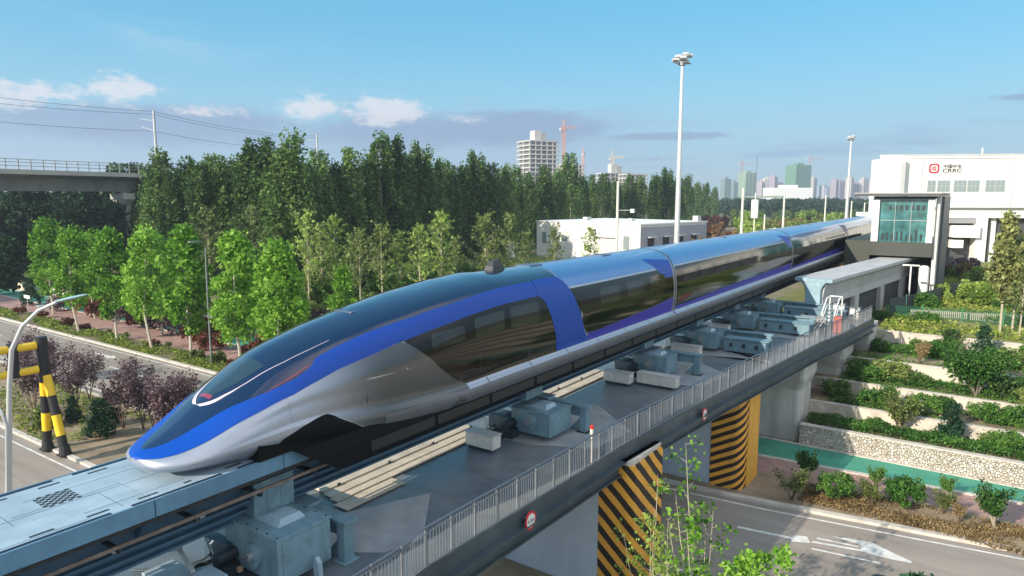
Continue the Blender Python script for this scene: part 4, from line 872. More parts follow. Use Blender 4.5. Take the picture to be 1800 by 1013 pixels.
def block(px,d,w_,dep,h,label,col,ang=.3,group=None,bands=True,name='tower_block'):
    x,y = PC((px-900)/1210.8, d); t = thing(name,label,'building',(x,y,0),group); M_=Matrix.Translation((x,y,0)) @ Matrix.Rotation(HD+ang,4,'Z')
    MB().box(-w_/2,w_/2,-dep/2,dep/2,0,h).xf(M_).build('wall',mat('wall_%02d%02d%02d'%tuple(int(c*100) for c in col),col,.8,0,var=.06),t)
    MB().box(-w_*.2,w_*.2,-dep*.2,dep*.2,h,h+4).xf(M_).build('roof_structure',mat('wall_%02d%02d%02d'%tuple(int(c*100) for c in col),col),t)
    if bands:
        m=MB(); n_=max(2,int(w_/7)); fl=int(h/3.6); q=max(2,int(dep/7))
        for f in range(1,fl):
            for i in range(n_):
                a=-w_/2+w_*(i+.2)/n_; m.box(a,a+w_*.5/n_,-dep/2-.2,-dep/2-.05,f*3.6,f*3.6+1.8)
            for i in range(q):
                a=-dep/2+dep*(i+.2)/q; m.box(w_/2+.05,w_/2+.2,a,a+dep*.5/q,f*3.6,f*3.6+1.8)
        m.xf(M_).build('windows',mat('far_window',(.08,.10,.14),.3),t)['kind']='stuff'
    return t
GN=(.12,.25,.17)
block(1401,1400,38,30,77,'big boxy tower wrapped in green netting',GN,.35)
block(1312,1400,26,24,62,'smaller tower wrapped in pale green netting below a red crane',(.24,.33,.25),.35)
block(1275,1300,14,14,47,'slim teal-glass tower at the left end of the distant city',(.17,.24,.24),.3)
block(1290,1350,10,12,42,'narrow teal block next to the slim teal-glass tower',(.18,.25,.26),.3)
block(1384,1000,60,30,27,'long low white factory roof below the green-netted tower',(.75,.75,.75),.1,bands=False)
rs = random.Random(12); far=[]
cols=[(.42,.36,.37),(.50,.44,.42),(.33,.28,.33),(.45,.45,.50),(.60,.56,.52),(.30,.33,.42),(.50,.38,.36)]
for px in (1336,1347,1358,1371,1380,1428,1437,1447,1457,1466,1476,1484,1492,1500,1509,1517,1526,1534):
    far.append(block(px,1700+rs.random()*500,16+rs.random()*10,14,rs.choice((42,48,55,60,40))+rs.random()*6,None,rs.choice(cols),rs.random(),'distant city towers'))
number(far,'distant apartment tower in the hazy city row, {}')
# ------------------------------------------------------------------ viaduct
vd = thing('railway_viaduct','grey concrete railway viaduct crossing behind the trees at upper left','viaduct',(-137,45,0))
va=Vector((-137.3,45.0)); vb=Vector((-141.7,71.3)); vang=math.atan2(vb.y-va.y,vb.x-va.x)-math.pi/2
VM=Matrix.Translation((-137.3,45,0)) @ Matrix.Rotation(vang,4,'Z')    # local y along the viaduct, x to the camera side
M_vc=mat('viaduct_concrete',(.20,.205,.20),.8,0,var=.12,vscale=.3); M_vl=mat('viaduct_light',(.38,.37,.34),.8,0,var=.1,vscale=.4)
MB().sec([(-3.2,15.9),(-.6,15.9),(.0,18.1),(2.2,18.7),(2.2,19.0),(-6.4,19.0),(-6.4,18.7),(-4,18.1)],-60,31).xf(VM).build('girder',M_vc,vd)
MB().sec([(2.2,18.7),(2.45,18.7),(2.45,19.5),(2.2,19.5)],-60,31).xf(VM).build('parapet',M_vl,vd)
m=MB()
for k in range(46): m.box(2.28,2.38,-60+2.0*k,-59.85+2.0*k,19.5,21.2)
for z in (20.1,20.7,21.2): m.box(2.30,2.36,-60,31,z-.05,z+.05)
m.xf(VM).build('railing',mat('viaduct_rail',(.30,.31,.29),.6),vd)
for y in (-38,-8,21.6):
    m=MB(); m.box(-3.4,.6,y,y+2.6,14.4,15.6); m.sec([(-3.4,14.399),(.6,14.399),(-.5,13.2),(-.7,12.2),(-.7,0),(-2.2,0),(-2.2,12.2),(-2.5,13.2)],y+.3,y+2.3); m.xf(VM).build('pier',M_vl,vd)
    MB().box(-2.6,-2.0,y+.5,y+1.6,15.601,15.9).box(-.9,-.3,y+.5,y+1.6,15.601,15.9).xf(VM).build('bearing',M_vc,vd)
def mastpost(px,d,ztop,label,z0=15,name='catenary_mast'):
    x,y=PC((px-900)/1210.8,d); t=thing(name,label,'mast',(x,y,z0)); MB().tube([(x,y,z0),(x,y,ztop)],[.32,.24],8).build('pole',mat('mast_grey',(.42,.43,.45),.5,.3),t)
    m=MB(); m.bar((x,y,ztop-2),(x-2.4,y-1.7,ztop-1.6),.12,.12); m.bar((x,y,ztop-4),(x-2.2,y-1.6,ztop-3.2),.12,.12); m.build('arm',mat('mast_grey',(.4,)*3),t); return t
mastpost(280,143,32.3,'grey catenary mast rising over the trees where the viaduct disappears')
mastpost(561,205,33.2,'small catenary mast tip poking out of the middle of the tree row')
m=MB()
def wire(a,b,sag):
    pts=[]
    for k in range(13):
        f=k/12; p=Vector(a).lerp(Vector(b),f); p.z-=sag*4*f*(1-f); pts.append(p)
    m.tube(pts,.035,5)
p0=PC((0-900)/1210.8,116); p1=PC((278-900)/1210.8,143); p2=PC((561-900)/1210.8,205); pm=PC((-420-900)/1210.8,100)
for za,zb,zc in ((31.5,31.6,32),(28.6,28.2,29),(33.0,32.2,32.6)):
    wire((*pm,za+1.2),(*p1,zb),1.0); wire((*p1,zb),(*p2,zc),1.2)
tag(m.build('catenary_wires',mat('wire_dark',(.10,.11,.14),.5)),'thin overhead wires running above the viaduct at upper left','wires')
# ------------------------------------------------------------------ masts and lamps
M_pole=mat('pole_white',(.62,.64,.64),.4,.3)
def flood(r,d,h,label,rad=.26,face=0):
    x,y=PC(r,d); t=thing('floodlight_mast',label,'floodlight',(x,y,0)); MB().tube([(x,y,0),(x,y,h*.5),(x,y,h)],[rad*1.4,rad*1.1,rad*.62],12).build('pole',M_pole,t,smooth=True)
    m=MB(); m.box(-1.0,1.0,-.12,.12,h-.5,h-.38); m.box(-.12,.12,-.9,.9,h-.5,h-.38); m.tube([(0,0,h-.7),(0,0,h+.1)],.35,10); m.xf(Matrix.Translation((x,y,0)) @ Matrix.Rotation(HD+.3,4,'Z')).build('bracket',M_rail,t)
    for i,(lx,ly,lz,a) in enumerate([(-1.15,-.1,.05,.2),(.35,-.3,.65,-.3),(1.1,0,.55,.5),(.9,.5,.1,1.2),(-.1,-.5,.2,-.1),(-.5,.4,.5,2.5)]):
        m=MB(); m.box(-.34,.34,-.14,.14,-.24,.24); m.xf(Matrix.Translation((x,y,h-.2)) @ Matrix.Rotation(HD,4,'Z') @ Matrix.Translation((lx*.7,ly,lz)) @ Matrix.Rotation(a,4,'Z') @ Matrix.Rotation(R_(-55 if i%2 else 62),4,'X')); m.build('lamp_head',mat('lamp_head_pale',(.62,.60,.58),.35,.3),t,bevel=.03)
flood((1192-900)/1210.8,78,30.0,'tall white floodlight mast with a cluster of lamp heads, the big one against the sky')
flood((1490-900)/1210.8,173,29.3,'slimmer distant floodlight mast near the white hall',rad=.34)
def simplepole(px,d,h,label,name='lamp_post',r=.16,extra=None):
    x,y=PC((px-900)/1210.8,d); t=thing(name,label,'pole',(x,y,0)); MB().tube([(x,y,0),(x,y,h)],[r*1.2,r*.8],10).build('pole',mat('pole_cream',(.66,.66,.58),.5,.1),t,smooth=True)
    if extra=='arm': m=MB(); m.bar((x,y,h*.78),(x+1.6,y+1.1,h*.78),.08,.08); m.box(x+1.4,x+1.9,y+.9,y+1.3,h*.76,h*.79); m.build('arm',M_pole,t)
    if extra=='box': MB().box(x-.55,x+.55,y-.3,y+.3,h-4.3,h-1.2).build('cabinet',M_bw,t,bevel=.05); MB().tube([(x,y,h),(x,y,h+6)],.06,6).build('antenna',M_rail,t)
    if extra=='bar': m=MB(); q=PC((px-80-900)/1210.8,d+8); m.bar((x,y,h-.3),(q[0],q[1],h-.3),.5,.35); m.build('beam',mat('beam_green',(.18,.24,.22),.6),t)
    return t
simplepole(1086,90,16.9,'plain pale pole in front of the white technical building',r=.2,extra='arm')
simplepole(1306,120,16.4,'pale pole just left of the box on a pole, by the train roof',r=.24)
simplepole(1328,118,15.6,'pole carrying a white cabinet with an antenna',name='cabinet_pole',r=.12,extra='box')
simplepole(1379,125,15.2,'pale pole carrying the end of the dark gantry beam, right of the cabinet pole',r=.2,extra='bar')
simplepole(1346,125,11.7,'short pale pole with a thin crossbar between the cabinet pole and the gantry',r=.16,extra='arm')
simplepole(1452,200,15.4,'thin pale pole over the reddish scrub, left of the distant floodlight',r=.22)
simplepole(1498,205,13.6,'thin pale pole just right of the distant floodlight',r=.22)
simplepole(1521,200,13.2,'thin pale pole next to the station glass',r=.2)
# grey lamp post by the left pavement
t=thing('street_lamp','straight thin grey street lamp at the kerb between the young trees','street lamp',(-56,33,0)); MB().tube([(-56,33,0),(-56,33,6),(-55.9,33,10.6)],[.09,.075,.055],8).build('pole',M_rail,t,smooth=True)
m=MB(); m.tube([(-55.9,33,10.6),(-55.4,32.4,11.1),(-54.9,31.6,11.2)],.05,6); m.box(-55.1,-54.7,31.0,31.7,11.15,11.25); m.build('arm',M_rail,t)
# big curved lamp at the left edge
x,y=-30.5,9.05
t=thing('street_lamp','curved pale street lamp arching over the road at the left edge','street lamp',(x,y,0))
pts=[(-30.5,9.05,0),(-30.2,9.25,4),(-29.9,9.5,7.9),(-29.7,9.62,9.3),(-29.3,9.9,10.2),(-28.8,10.3,10.8),(-28.2,10.7,11.12)]
MB().tube(pts,[.13,.115,.09,.085,.075,.065,.055],12).build('pole',mat('lamp_pole_pale',(.60,.61,.62),.35,.4),t,smooth=True)
a=Vector((-28.25,10.67)); b_=Vector((-27.25,11.35)); d_=(b_-a).normalized(); q=Vector((d_.y,-d_.x))
m=MB(); zc=11.12
ring=[]
for f,wd,th_ in ((0,.07,.05),(.15,.13,.06),(.5,.16,.07),(.85,.12,.05),(1,.04,.02)):
    c_=a.lerp(b_,f); z=zc+.28*f; ring.append([(c_.x+q.x*wd,c_.y+q.y*wd,z),(c_.x,c_.y,z+th_),(c_.x-q.x*wd,c_.y-q.y*wd,z),(c_.x,c_.y,z-th_)])
v=[p for r in ring for p in r]; m.add(v,[(4*i+k,4*i+(k+1)%4,4*i+4+(k+1)%4,4*i+4+k) for i in range(4) for k in range(4)]+[(0,1,2,3),(19,18,17,16)]); m.build('lamp_head',mat('lamp_glass_teal',(.40,.58,.58),.25,.2),t,smooth=True,angle=80)
MB().tube([(x+.12,y-.1,0),(-29.98,9.32,6.4),(-30.1,9.2,7.0),(-30.5,8.95,7.45),(-31.3,8.4,7.6)],[.07,.06,.055,.05,.05],10).build('lower_arm',mat('lamp_pole_pale',(.6,)*3),t,smooth=True)
p=Vector((-28.75,10.33)); MB().tube([(p.x,p.y,10.8),(p.x,p.y,10.97)],.012,6).box(p.x-.12,p.x+.12,p.y-.08,p.y+.08,10.95,10.98).build('sensor',mat('lamp_glass_teal',(.4,)*3),t)
# height-limit portal, yellow and black
gp=thing('height_portal','yellow and black banded height-limit portal over the left road','gantry',(-44.6,15.9,0)); YB=mat('hazard_yellow',(.80,.52,.02),.45,0,var=.08); BK=mat('hazard_black',(.015,.015,.018),.5)
def banded(a,b_,r,cuts,first):
    a=Vector(a); b_=Vector(b_); cs=[0]+cuts+[1]
    for i in range(len(cs)-1):
        m_=MB(); m_.tube([a.lerp(b_,cs[i]+(.0005 if i else 0)),a.lerp(b_,cs[i+1])],r,14)
        m_.build('band',YB if (i%2==0)==first else BK,gp,smooth=True)
top=(-44.5,15.9,4.9)
banded((-45.0,15.9,.12),(-44.6,15.9,4.7),.24,[.26,.50,.73],False)
banded((-43.15,16.1,.12),(-44.35,15.95,4.7),.24,[.24,.50,.74],False)
MB().tube([(-44.5,15.9,4.3),(-44.5,15.9,6.95)],.30,14).build('post',BK,gp,smooth=True)
for z in (5.1,6.5):
    for k in range(7):
        y0=15.6-1.35*k; m_=MB(); m_.tube([(-44.5,y0,z),(-44.5,y0-1.35,z)],.22,12); m_.build('beam',YB if k%2==0 else YB,gp,smooth=True)
for k in range(7):
    y0=14.45-1.35*k; MB().tube([(-44.5,y0,4.85),(-44.5,y0,6.8)],.27,12).build('post',BK,gp,smooth=True)
for q_ in ((-45.0,15.9),(-43.15,16.1)): MB().box(q_[0]-.35,q_[0]+.35,q_[1]-.35,q_[1]+.35,.1,.16).tube([(q_[0],q_[1],.16),(q_[0],q_[1],.7)],[.34,.25],12).build('foot',BK,gp)
# small white sign at far left; far road surface there
t=thing('direction_sign','small white sign on a post beside the dark conifer at the far left','road sign',(-104,36,0)); MB().tube([(-104,36,0),(-104,36,1.6)],.04,6).build('post',M_pole,t); MB().box(-104.9,-103.1,35.95,36.05,1.6,2.0).build('panel',M_bw,t)
# terraced slope extras
sp_=thing('street_lamp','short white lamp post with a flat crossbar in front of the station','street lamp',(-6.2,73.9,4.3)); MB().tube([(-6.2,73.9,4.3),(-6.2,73.9,8.6)],.07,8).build('pole',M_bw,sp_); MB().box(-6.9,-5.5,73.8,74.0,8.5,8.62).build('crossbar',M_bw,sp_)
m=MB(); fn_=[(-7.3,67.6),(-4.6,68.2),(4,69.9),(30,75)]
t=thing('mesh_fence','green wire mesh fence running along the top of the slope','fence',(-7,68,4.4))
m.slabline(fn_,-.01,.01,4.35,5.5); 
def meshmat():
    m_=bpy.data.materials.new('green_mesh'); m_.use_nodes=True; t_=m_.node_tree; b=t_.nodes['Principled BSDF']; b.inputs['Base Color'].default_value=(.015,.12,.06,1); L=t_.links
    tc=t_.nodes.new('ShaderNodeTexCoord'); ck=t_.nodes.new('ShaderNodeTexWave'); ck.inputs['Scale'].default_value=2.2; L.new(tc.outputs['Object'],ck.inputs[0]); mr=t_.nodes.new('ShaderNodeMapRange'); mr.inputs[1].default_value=.3; mr.inputs[2].default_value=.5; mr.inputs[3].default_value=.08; mr.inputs[4].default_value=.5; L.new(ck.outputs[0],mr.inputs[0]); L.new(mr.outputs[0],b.inputs['Alpha']); return m_
MG=meshmat(); m.build('mesh',MG,t)
def fposts(line,z0,z1,par,step=2.4):
    for i in range(len(line)-1):
        a=Vector(line[i]); b_=Vector(line[i+1]); n=max(1,int((b_-a).length/step))
        for k in range(n): p=a.lerp(b_,k/n); MB().box(p.x-.04,p.x+.04,p.y-.04,p.y+.04,z0,z1).build('post',mat('fence_green',(.03,.20,.10),.5),par)
fposts(fn_,4.3,5.65,t)
t=thing('low_wall','low white wall just behind the green mesh fence','wall',(-5,69,4.4)); MB().slabline([(-5.6,69.4),(4,71.4),(30,77)],-.15,.15,4.2,4.95).build('wall_body',M_wallw,t); MB().slabline([(-5.6,69.4),(4,71.4),(30,77)],-.2,.2,4.951,5.02).build('coping',M_kerb,t)
t=thing('dark_fence','dark slatted fence climbing beside the station towards the hall','fence',(-4.5,76,4.4)); m=MB(); dl=[(-7.1,68.2),(-5.2,74),(-3.4,82),(-2,90)]; m.slabline(dl,-.02,.02,4.45,6.0); m.build('panel',mat('dark_panel',(.06,.065,.08),.6,var=.4,vscale=3),t); fposts(dl,4.3,6.1,t)
fl_=[(-120,62),(-88,66),(-60,70),(-30,76),(-20,78)]
t=thing('mesh_fence','long dark green mesh fence behind the thin saplings left of the train','fence',(-70,68,1)); MB().slabline(fl_,-.01,.01,1.1,2.9).build('mesh',MG,t); fposts(fl_,1,3.0,t,3.5)
# ------------------------------------------------------------------ vegetation
rng_ = np.random.default_rng(7)
def leafquads(P, size, jitter=.35, up=.25):
    """one small rhombic leaf per point, random facing"""
    n = len(P); nrm = rng_.normal(size=(n,3)); nrm[:,2] += up; nrm /= np.linalg.norm(nrm,axis=1)[:,None]
    a = np.cross(nrm, rng_.normal(size=(n,3))); a /= np.linalg.norm(a,axis=1)[:,None]; b = np.cross(nrm,a)
    s = size*(1+jitter*rng_.normal(size=(n,1))).clip(.5,1.8)
    V = np.stack([P-a*s*.62, P+b*s*.40, P+a*s*.62, P-b*s*.40],1).reshape(-1,3)
    return V
def leafmesh(name, V, m):
    n = len(V)//4; me = bpy.data.meshes.new(name); me.vertices.add(4*n); me.vertices.foreach_set('co', V.astype(np.float32).ravel())
    me.loops.add(4*n); me.loops.foreach_set('vertex_index', np.arange(4*n,dtype=np.int32)); me.polygons.add(n)
    me.polygons.foreach_set('loop_start', np.arange(0,4*n,4,dtype=np.int32)); me.update(calc_edges=True); me.materials.append(m); return me
def clumps(env, z0, z1, nc, per, cr, seed, flat=1.0, shell=.55):
    """leaf points gathered in clumps inside a crown outline env(z) -> radius"""
    r = np.random.default_rng(seed); C = []
    while len(C) < nc:
        z = r.uniform(z0,z1); R0 = env(z); 
        if r.random()*env((z0+z1)/2)*1.15 > R0 and r.random() < .7: continue
        rr = R0*math.sqrt(r.uniform(shell**2,1)) if r.random()<.8 else R0*r.random(); a = r.uniform(0,2*math.pi)
        C.append((rr*math.cos(a)*r.uniform(.85,1.12), rr*math.sin(a)*r.uniform(.85,1.12), z, r.uniform(.6,1.25)))
    C = np.array(C); P = []
    for x,y,z,s in C:
        k = max(3,int(per*s**1.5)); d = r.normal(size=(k,3)); d /= np.linalg.norm(d,axis=1)[:,None]; d *= (r.random((k,1))**.45)*cr*s; d[:,2] *= flat
        P.append(np.array([x,y,z])+d)
    return np.vstack(P), C
def trunkmesh(h, r, limbs, m_, parent, seed=0, top=.92, lean=.02):
    rr = random.Random(seed); m = MB(); pts=[]; x=y=0
    for k in range(7):
        f=k/6; pts.append((x,y,f*h*top)); x+=rr.uniform(-1,1)*lean*h; y+=rr.uniform(-1,1)*lean*h
    m.tube(pts,[r*(1-.85*(k/6)) for k in range(7)],7)
    for (f,ln,el_) in limbs:
        i=min(5,int(f*6)); a=rr.uniform(0,6.28); p=Vector(pts[i]).lerp(Vector(pts[i+1]),f*6-i); e=p+Vector((math.cos(a)*ln*math.cos(el_),math.sin(a)*ln*math.cos(el_),ln*math.sin(el_))); mid=p.lerp(e,.5)+Vector((0,0,-.04*ln))
        m.tube([p,mid,e],[r*.4*(1-f*.6),r*.25*(1-f*.5),r*.06],5)
    return m.build('trunk', m_, parent, smooth=True)
M_bark = mat('bark_grey',(.22,.19,.15),.9,0,var=.25,vscale=6); M_barkp = mat('bark_pale',(.42,.38,.28),.85,0,var=.2,vscale=6); M_twig = mat('twig_brown',(.12,.075,.06),.9)
M_white_trunk = mat('limewashed_bark',(.50,.47,.38),.85,0,var=.15,vscale=5)
L_pop = leafmat('leaf_poplar',(.022,.058,.012),(.068,.145,.030),(.19,.30,.085),.34)
L_young = leafmat('leaf_young',(.05,.15,.012),(.16,.36,.028),(.36,.58,.10),.42)
L_wil = leafmat('leaf_yellowgreen',(.10,.17,.03),(.24,.36,.06),(.42,.54,.14),.42)
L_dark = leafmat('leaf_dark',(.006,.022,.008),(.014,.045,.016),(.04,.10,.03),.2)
L_hedge = leafmat('leaf_hedge',(.018,.065,.010),(.055,.155,.024),(.15,.29,.055),.3)
L_olive = leafmat('leaf_olive',(.06,.09,.02),(.14,.20,.05),(.28,.34,.10),.3)
L_plum = leafmat('leaf_plum',(.05,.032,.038),(.13,.08,.095),(.27,.19,.20),.2)
L_red = leafmat('leaf_redbrown',(.045,.012,.010),(.12,.035,.022),(.25,.09,.045),.25)
L_con = leafmat('leaf_conifer',(.006,.030,.014),(.018,.065,.030),(.05,.12,.055),.2)
L_grass = leafmat('blade_grass',(.08,.12,.018),(.19,.27,.04),(.40,.43,.10),.35)
L_dry = leafmat('blade_dry',(.12,.08,.03),(.26,.18,.08),(.42,.31,.16),.3)
L_orange = leafmat('leaf_orange',(.10,.05,.02),(.22,.12,.05),(.34,.22,.10),.3)
def plant(name, h, env, z0, nc, per, cr, size, lm, bark=M_bark, r=.1, limbs=(), seed=1, flat=1.0, shell=.55, cat='tree', top=.92, up=.25, extra=None):
    t = thing(name, None, cat, (0,0,0)); P,C = clumps(env,z0,h-cr*.6,nc,per,cr,seed,flat,shell)
    if extra is not None: P = np.vstack([P,extra])
    trunkmesh(h,r,list(limbs),bark,t,seed,top)
    me = leafmesh('crown', leafquads(P,size,up=up), lm); o = bpy.data.objects.new('crown', me); COL.objects.link(o); o.parent = t
    return t
used = {}
def put(protos, x, y, z, s=1, label=None, group=None, rz=None, sz=None):
    p = random.choice(protos) if isinstance(protos,list) else protos
    rz = random.uniform(0,6.28) if rz is None else rz; sc = (s,s,s*(sz or 1))
    if p.name not in used: used[p.name] = 1; p.location=(x,y,z); p.rotation_euler=(0,0,rz); p.scale=sc; o = p
    else: o = dup(p,(x,y,z),rz,sc)
    if 'label' in o: del o['label']
    if label: o['label'] = label
    if group: o['group'] = group
    elif 'group' in o: del o['group']
    return o
random.seed(5)
def egg(R,z0,z1,pk=.4,pw=.6):
    def e(z):
        f=min(1,max(0,(z-z0)/(z1-z0))); return R*(math.sin(math.pi*f**(math.log(.5)/math.log(pk))))**pw if 0<f<1 else .05*R
    return e
PX = lambda px: (px-900)/1210.8
# tall poplars ------------------------------------------------------
def plume(R,h,seed,n=6):
    r=np.random.default_rng(seed); out=[]
    for k in range(n):
        a=2*math.pi*k/n+r.uniform(-.4,.4); rr=R*r.uniform(.3,.95); zt=h*(1.0-.22*(rr/R)-.06*r.random()); q=r.random((420,1)); z=zt-q[:,0]*h*.34; w=.15+.75*np.sqrt(q[:,0]); th=r.uniform(0,6.28,420)
        out.append(np.stack([rr*(1-.25*(1-q[:,0]))*math.cos(a)+w*np.cos(th)*r.random(420)**.5,rr*(1-.25*(1-q[:,0]))*math.sin(a)+w*np.sin(th)*r.random(420)**.5,z],1))
    return np.vstack(out)
pops = [plant('poplar_tree',22,egg(3.0,.5,22.2,.42,.45),1.0,95,90,.95,.38,L_pop,r=.28,limbs=[(.2+.1*k,3,1.0) for k in range(6)],seed=20+i,flat=2.4,extra=plume(2.9,23.2,i,7)) for i in range(4)]
row=[]
front=[(272,120,20),(283,112,25.2),(305,108,22.5),(330,113,26),(352,106,21.5),(372,116,24.5),(398,108,23.5),(420,112,24),(442,106,24.6),(468,103,25.5),(492,98,25.6),(515,99,26.2),(538,108,24.5),(560,115,25.5),(585,118,25.3),(612,119,26.3),(640,122,25.5),(668,125,27),(692,128,26.6),(715,133,25),(742,136,27.2),(765,141,26.2),(790,146,27.8),(815,150,26),(838,152,27),(862,155,27.6),(885,160,25.5),(905,168,27),(930,178,25),(955,185,26),(980,192,26.8),(1000,204,27),(1022,220,25.2),(1042,235,26),(1062,245,26.5),(1085,255,25),(1105,262,25.5),(1125,262,26)]
for px,d,h in front:
    x,y=PC(PX(px),d); h*=.93*random.uniform(.93,1.06); row.append(put(pops,x,y,1,h/24.2*random.uniform(.92,1.08),group='tall dark poplars in the long row'))
number(row,'tall dark green poplar in the long row behind, {}')
row=[]
for px,d,h in [(1152,235,24),(1172,240,26.5),(1190,262,24),(1208,300,25),(1225,340,23.5),(1240,380,24),(1256,420,22)]:
    x,y=PC(PX(px),d); row.append(put(pops,x,y,1,h/24.2,group='poplars at the receding end of the row'))
number(row,'poplar at the far receding end of the row behind the floodlight, {}')
row=[]
for k in range(26):
    px=250+k*36; d=np.interp(px,[250,500,860,1150],[138,128,178,300])+random.uniform(-4,4); x,y=PC(PX(px),d); row.append(put(pops,x,y,1,random.uniform(.72,.86),group='poplars of the hidden second row'))
number(row,'poplar of the second row, mostly hidden by the front one, {}')
# dark trees under and behind the viaduct
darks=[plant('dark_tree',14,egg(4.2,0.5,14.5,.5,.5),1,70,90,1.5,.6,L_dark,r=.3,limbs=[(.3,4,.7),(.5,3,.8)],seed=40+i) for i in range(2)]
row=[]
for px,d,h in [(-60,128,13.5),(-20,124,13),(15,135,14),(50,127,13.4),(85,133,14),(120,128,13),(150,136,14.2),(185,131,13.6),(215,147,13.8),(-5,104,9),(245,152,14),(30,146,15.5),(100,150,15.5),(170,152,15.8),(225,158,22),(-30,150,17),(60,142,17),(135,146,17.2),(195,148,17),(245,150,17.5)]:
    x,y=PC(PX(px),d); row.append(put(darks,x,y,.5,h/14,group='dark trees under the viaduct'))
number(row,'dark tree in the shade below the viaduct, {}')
# bright young trees along the left pavement
def yext(R,h,seed):
    r=np.random.default_rng(seed); out=[]
    for k in range(12):           # pointed leader shoots
        a=r.uniform(0,6.28); rr=R*.55*r.random(); z=np.linspace(h*.78,h*(.9+.13*r.random()),24); out.append(np.stack([rr*math.cos(a)+r.normal(size=24)*.2,rr*math.sin(a)+r.normal(size=24)*.2,z],1))
    return np.vstack(out)
youngs=[plant('young_plane_tree',11.5,egg(2.0,2.3,11.2,.40,.75),2.7,60,95,.78,.26,L_young,bark=M_white_trunk,r=.13,limbs=[(.3+.1*k,1.9,.9) for k in range(6)],seed=60+i,extra=yext(2.2,11.5,i)) for i in range(3)]
row=[]
for px,y_,h in [(75,36.5,12.4),(118,33.0,11.9),(150,38,11.0),(186,33.2,11.9),(248,33.3,12.3),(268,37.5,11.0),(318,33.4,12.5),(408,33.6,12.2),(425,38.5,10.5),(480,34.0,11.6),(500,35.5,9.5)]:
    d_=None
    # point at this photo bearing on the planting line y_
    r=PX(px); k=y_/(r*math.sin(HD)+math.cos(HD)); x=k*(r*math.cos(HD)-math.sin(HD)); row.append(put(youngs,x,y_,.1,h/11.7,group='young trees along the left pavement'))
number(row,'bright green young tree beside the left pavement, {}')
x,y=PC(PX(598),68); put(youngs,x,y,1,.62,'bright green young tree standing alone right in front of the train roof curve')
# thin pale saplings in front of the poplars
def feather(h,R,seed,lm,leaf=.26,n=760):
    t=thing('slender_tree',None,'tree'); rr=random.Random(seed); m=MB(); m.tube([(0,0,0),(.05,0,h*.5),(0,.05,h)],[.10,.07,.015],6); P=[]; r=np.random.default_rng(seed)
    for k in range(46):
        f=.28+.70*k/46; a=rr.uniform(0,6.28); ln=R*(1-.75*abs(f-.45)/.55)*rr.uniform(.6,1.1); p=Vector((0,0,f*h)); e=p+Vector((math.cos(a)*ln,math.sin(a)*ln,ln*.9)); m.tube([p,e],[.025,.006],4,cap=False)
        q=int(n/46); ff=r.random((q,1))**.7; P.append(np.array(p)+(np.array(e)-np.array(p))*ff+r.normal(size=(q,3))*.16)
    m.build('trunk',M_barkp,t); o=bpy.data.objects.new('crown',leafmesh('crown',leafquads(np.vstack(P),leaf),lm)); COL.objects.link(o); o.parent=t; return t
feas=[feather(10,2.2,80+i,[L_wil,L_olive,L_wil][i]) for i in range(3)]; feasd=[feather(10,2.6,90,L_olive,.26,1100)]
row=[]
for px,d,h in [(362,88,12.5),(408,90,10.5),(440,92,12.5),(536,82,12),(560,86,10.5),(585,84,11.5),(612,88,9),(628,80,10),(668,84,10.5),(700,86,9.5),(735,82,10.5),(775,85,12),(800,92,8.5),(852,88,11.5),(895,92,11.5),(925,95,9),(975,92,10),(1040,98,9.5)]:
    x,y=PC(PX(px),d); row.append(put(feas+feasd,x,y,1,h/10,group='thin pale young trees left of the train'))
number(row,'thin yellow-green sapling in front of the dark poplars, {}')
bush=[plant('bush',2.6,egg(1.9,-.6,2.9,.45,.5),.2,40,70,.6,.26,lm,r=.06,limbs=[(.2,1,.8)],seed=110+i,cat='shrub') for i,lm in enumerate([L_hedge,L_olive,L_pop,L_wil])]
row=[]
for k in range(44):
    px=random.uniform(440,960); d=random.uniform(84,104); x,y=PC(PX(px),d); row.append(put([bush[0],bush[2],bush[1],bush[2]],x,y,1,random.uniform(.8,1.9),group='bushes at the foot of the poplars'))
for k in range(14):
    px=random.uniform(430,700); d=random.uniform(66,80); x,y=PC(PX(px),d); row.append(put([bush[1],bush[0],bush[3]],x,y,1,random.uniform(.4,.9),group='bushes at the foot of the poplars'))
number(row,'rounded bush between the poplars and the train, {}')
reds=[plant('red_shrub',2.0,egg(1.5,-.3,2.2,.5,.5),.3,34,60,.45,.2,lm,bark=M_twig,r=.05,limbs=[(.2,1,.9),(.3,1,.7)],seed=130+i,cat='shrub') for i,lm in enumerate([L_red,L_plum,L_orange])]
def onY(px,y_): r=PX(px); k=y_/(r*math.sin(HD)+math.cos(HD)); return k*(r*math.cos(HD)-math.sin(HD))
row=[]
for px,y_,s,i in [(95,38.6,1.1,1),(150,40.5,1.9,2),(165,39,1.4,0),(205,39.2,1.4,1),(232,38.3,1.1,0),(275,39.8,1.5,1),(300,39.0,1.3,1),(345,38.2,1.3,0),(358,36.6,.8,0),(450,37.6,1.0,0),(462,36.9,.7,0),(425,36.8,.6,0),(520,42,1.2,1),(545,44.5,1.3,1),(640,52,1.0,0),(560,47,.9,0)]:
    row.append(put(reds[i],onY(px,y_),y_,.1 if y_<43 else 1,s,group='reddish shrubs along the pink path'))
number(row,'reddish brown shrub beside the pink path on the left, {}')
conif=[plant('conifer_shrub',3.0,lambda z: max(.05,1.15*(1-z/3.1)**.8),.1,60,50,.32,.13,L_con,bark=M_twig,r=.05,seed=150,cat='conifer',up=.6)]
put(conif,onY(38,38),38,.1,1.3,'dark green conifer next to the small white sign at the far left')
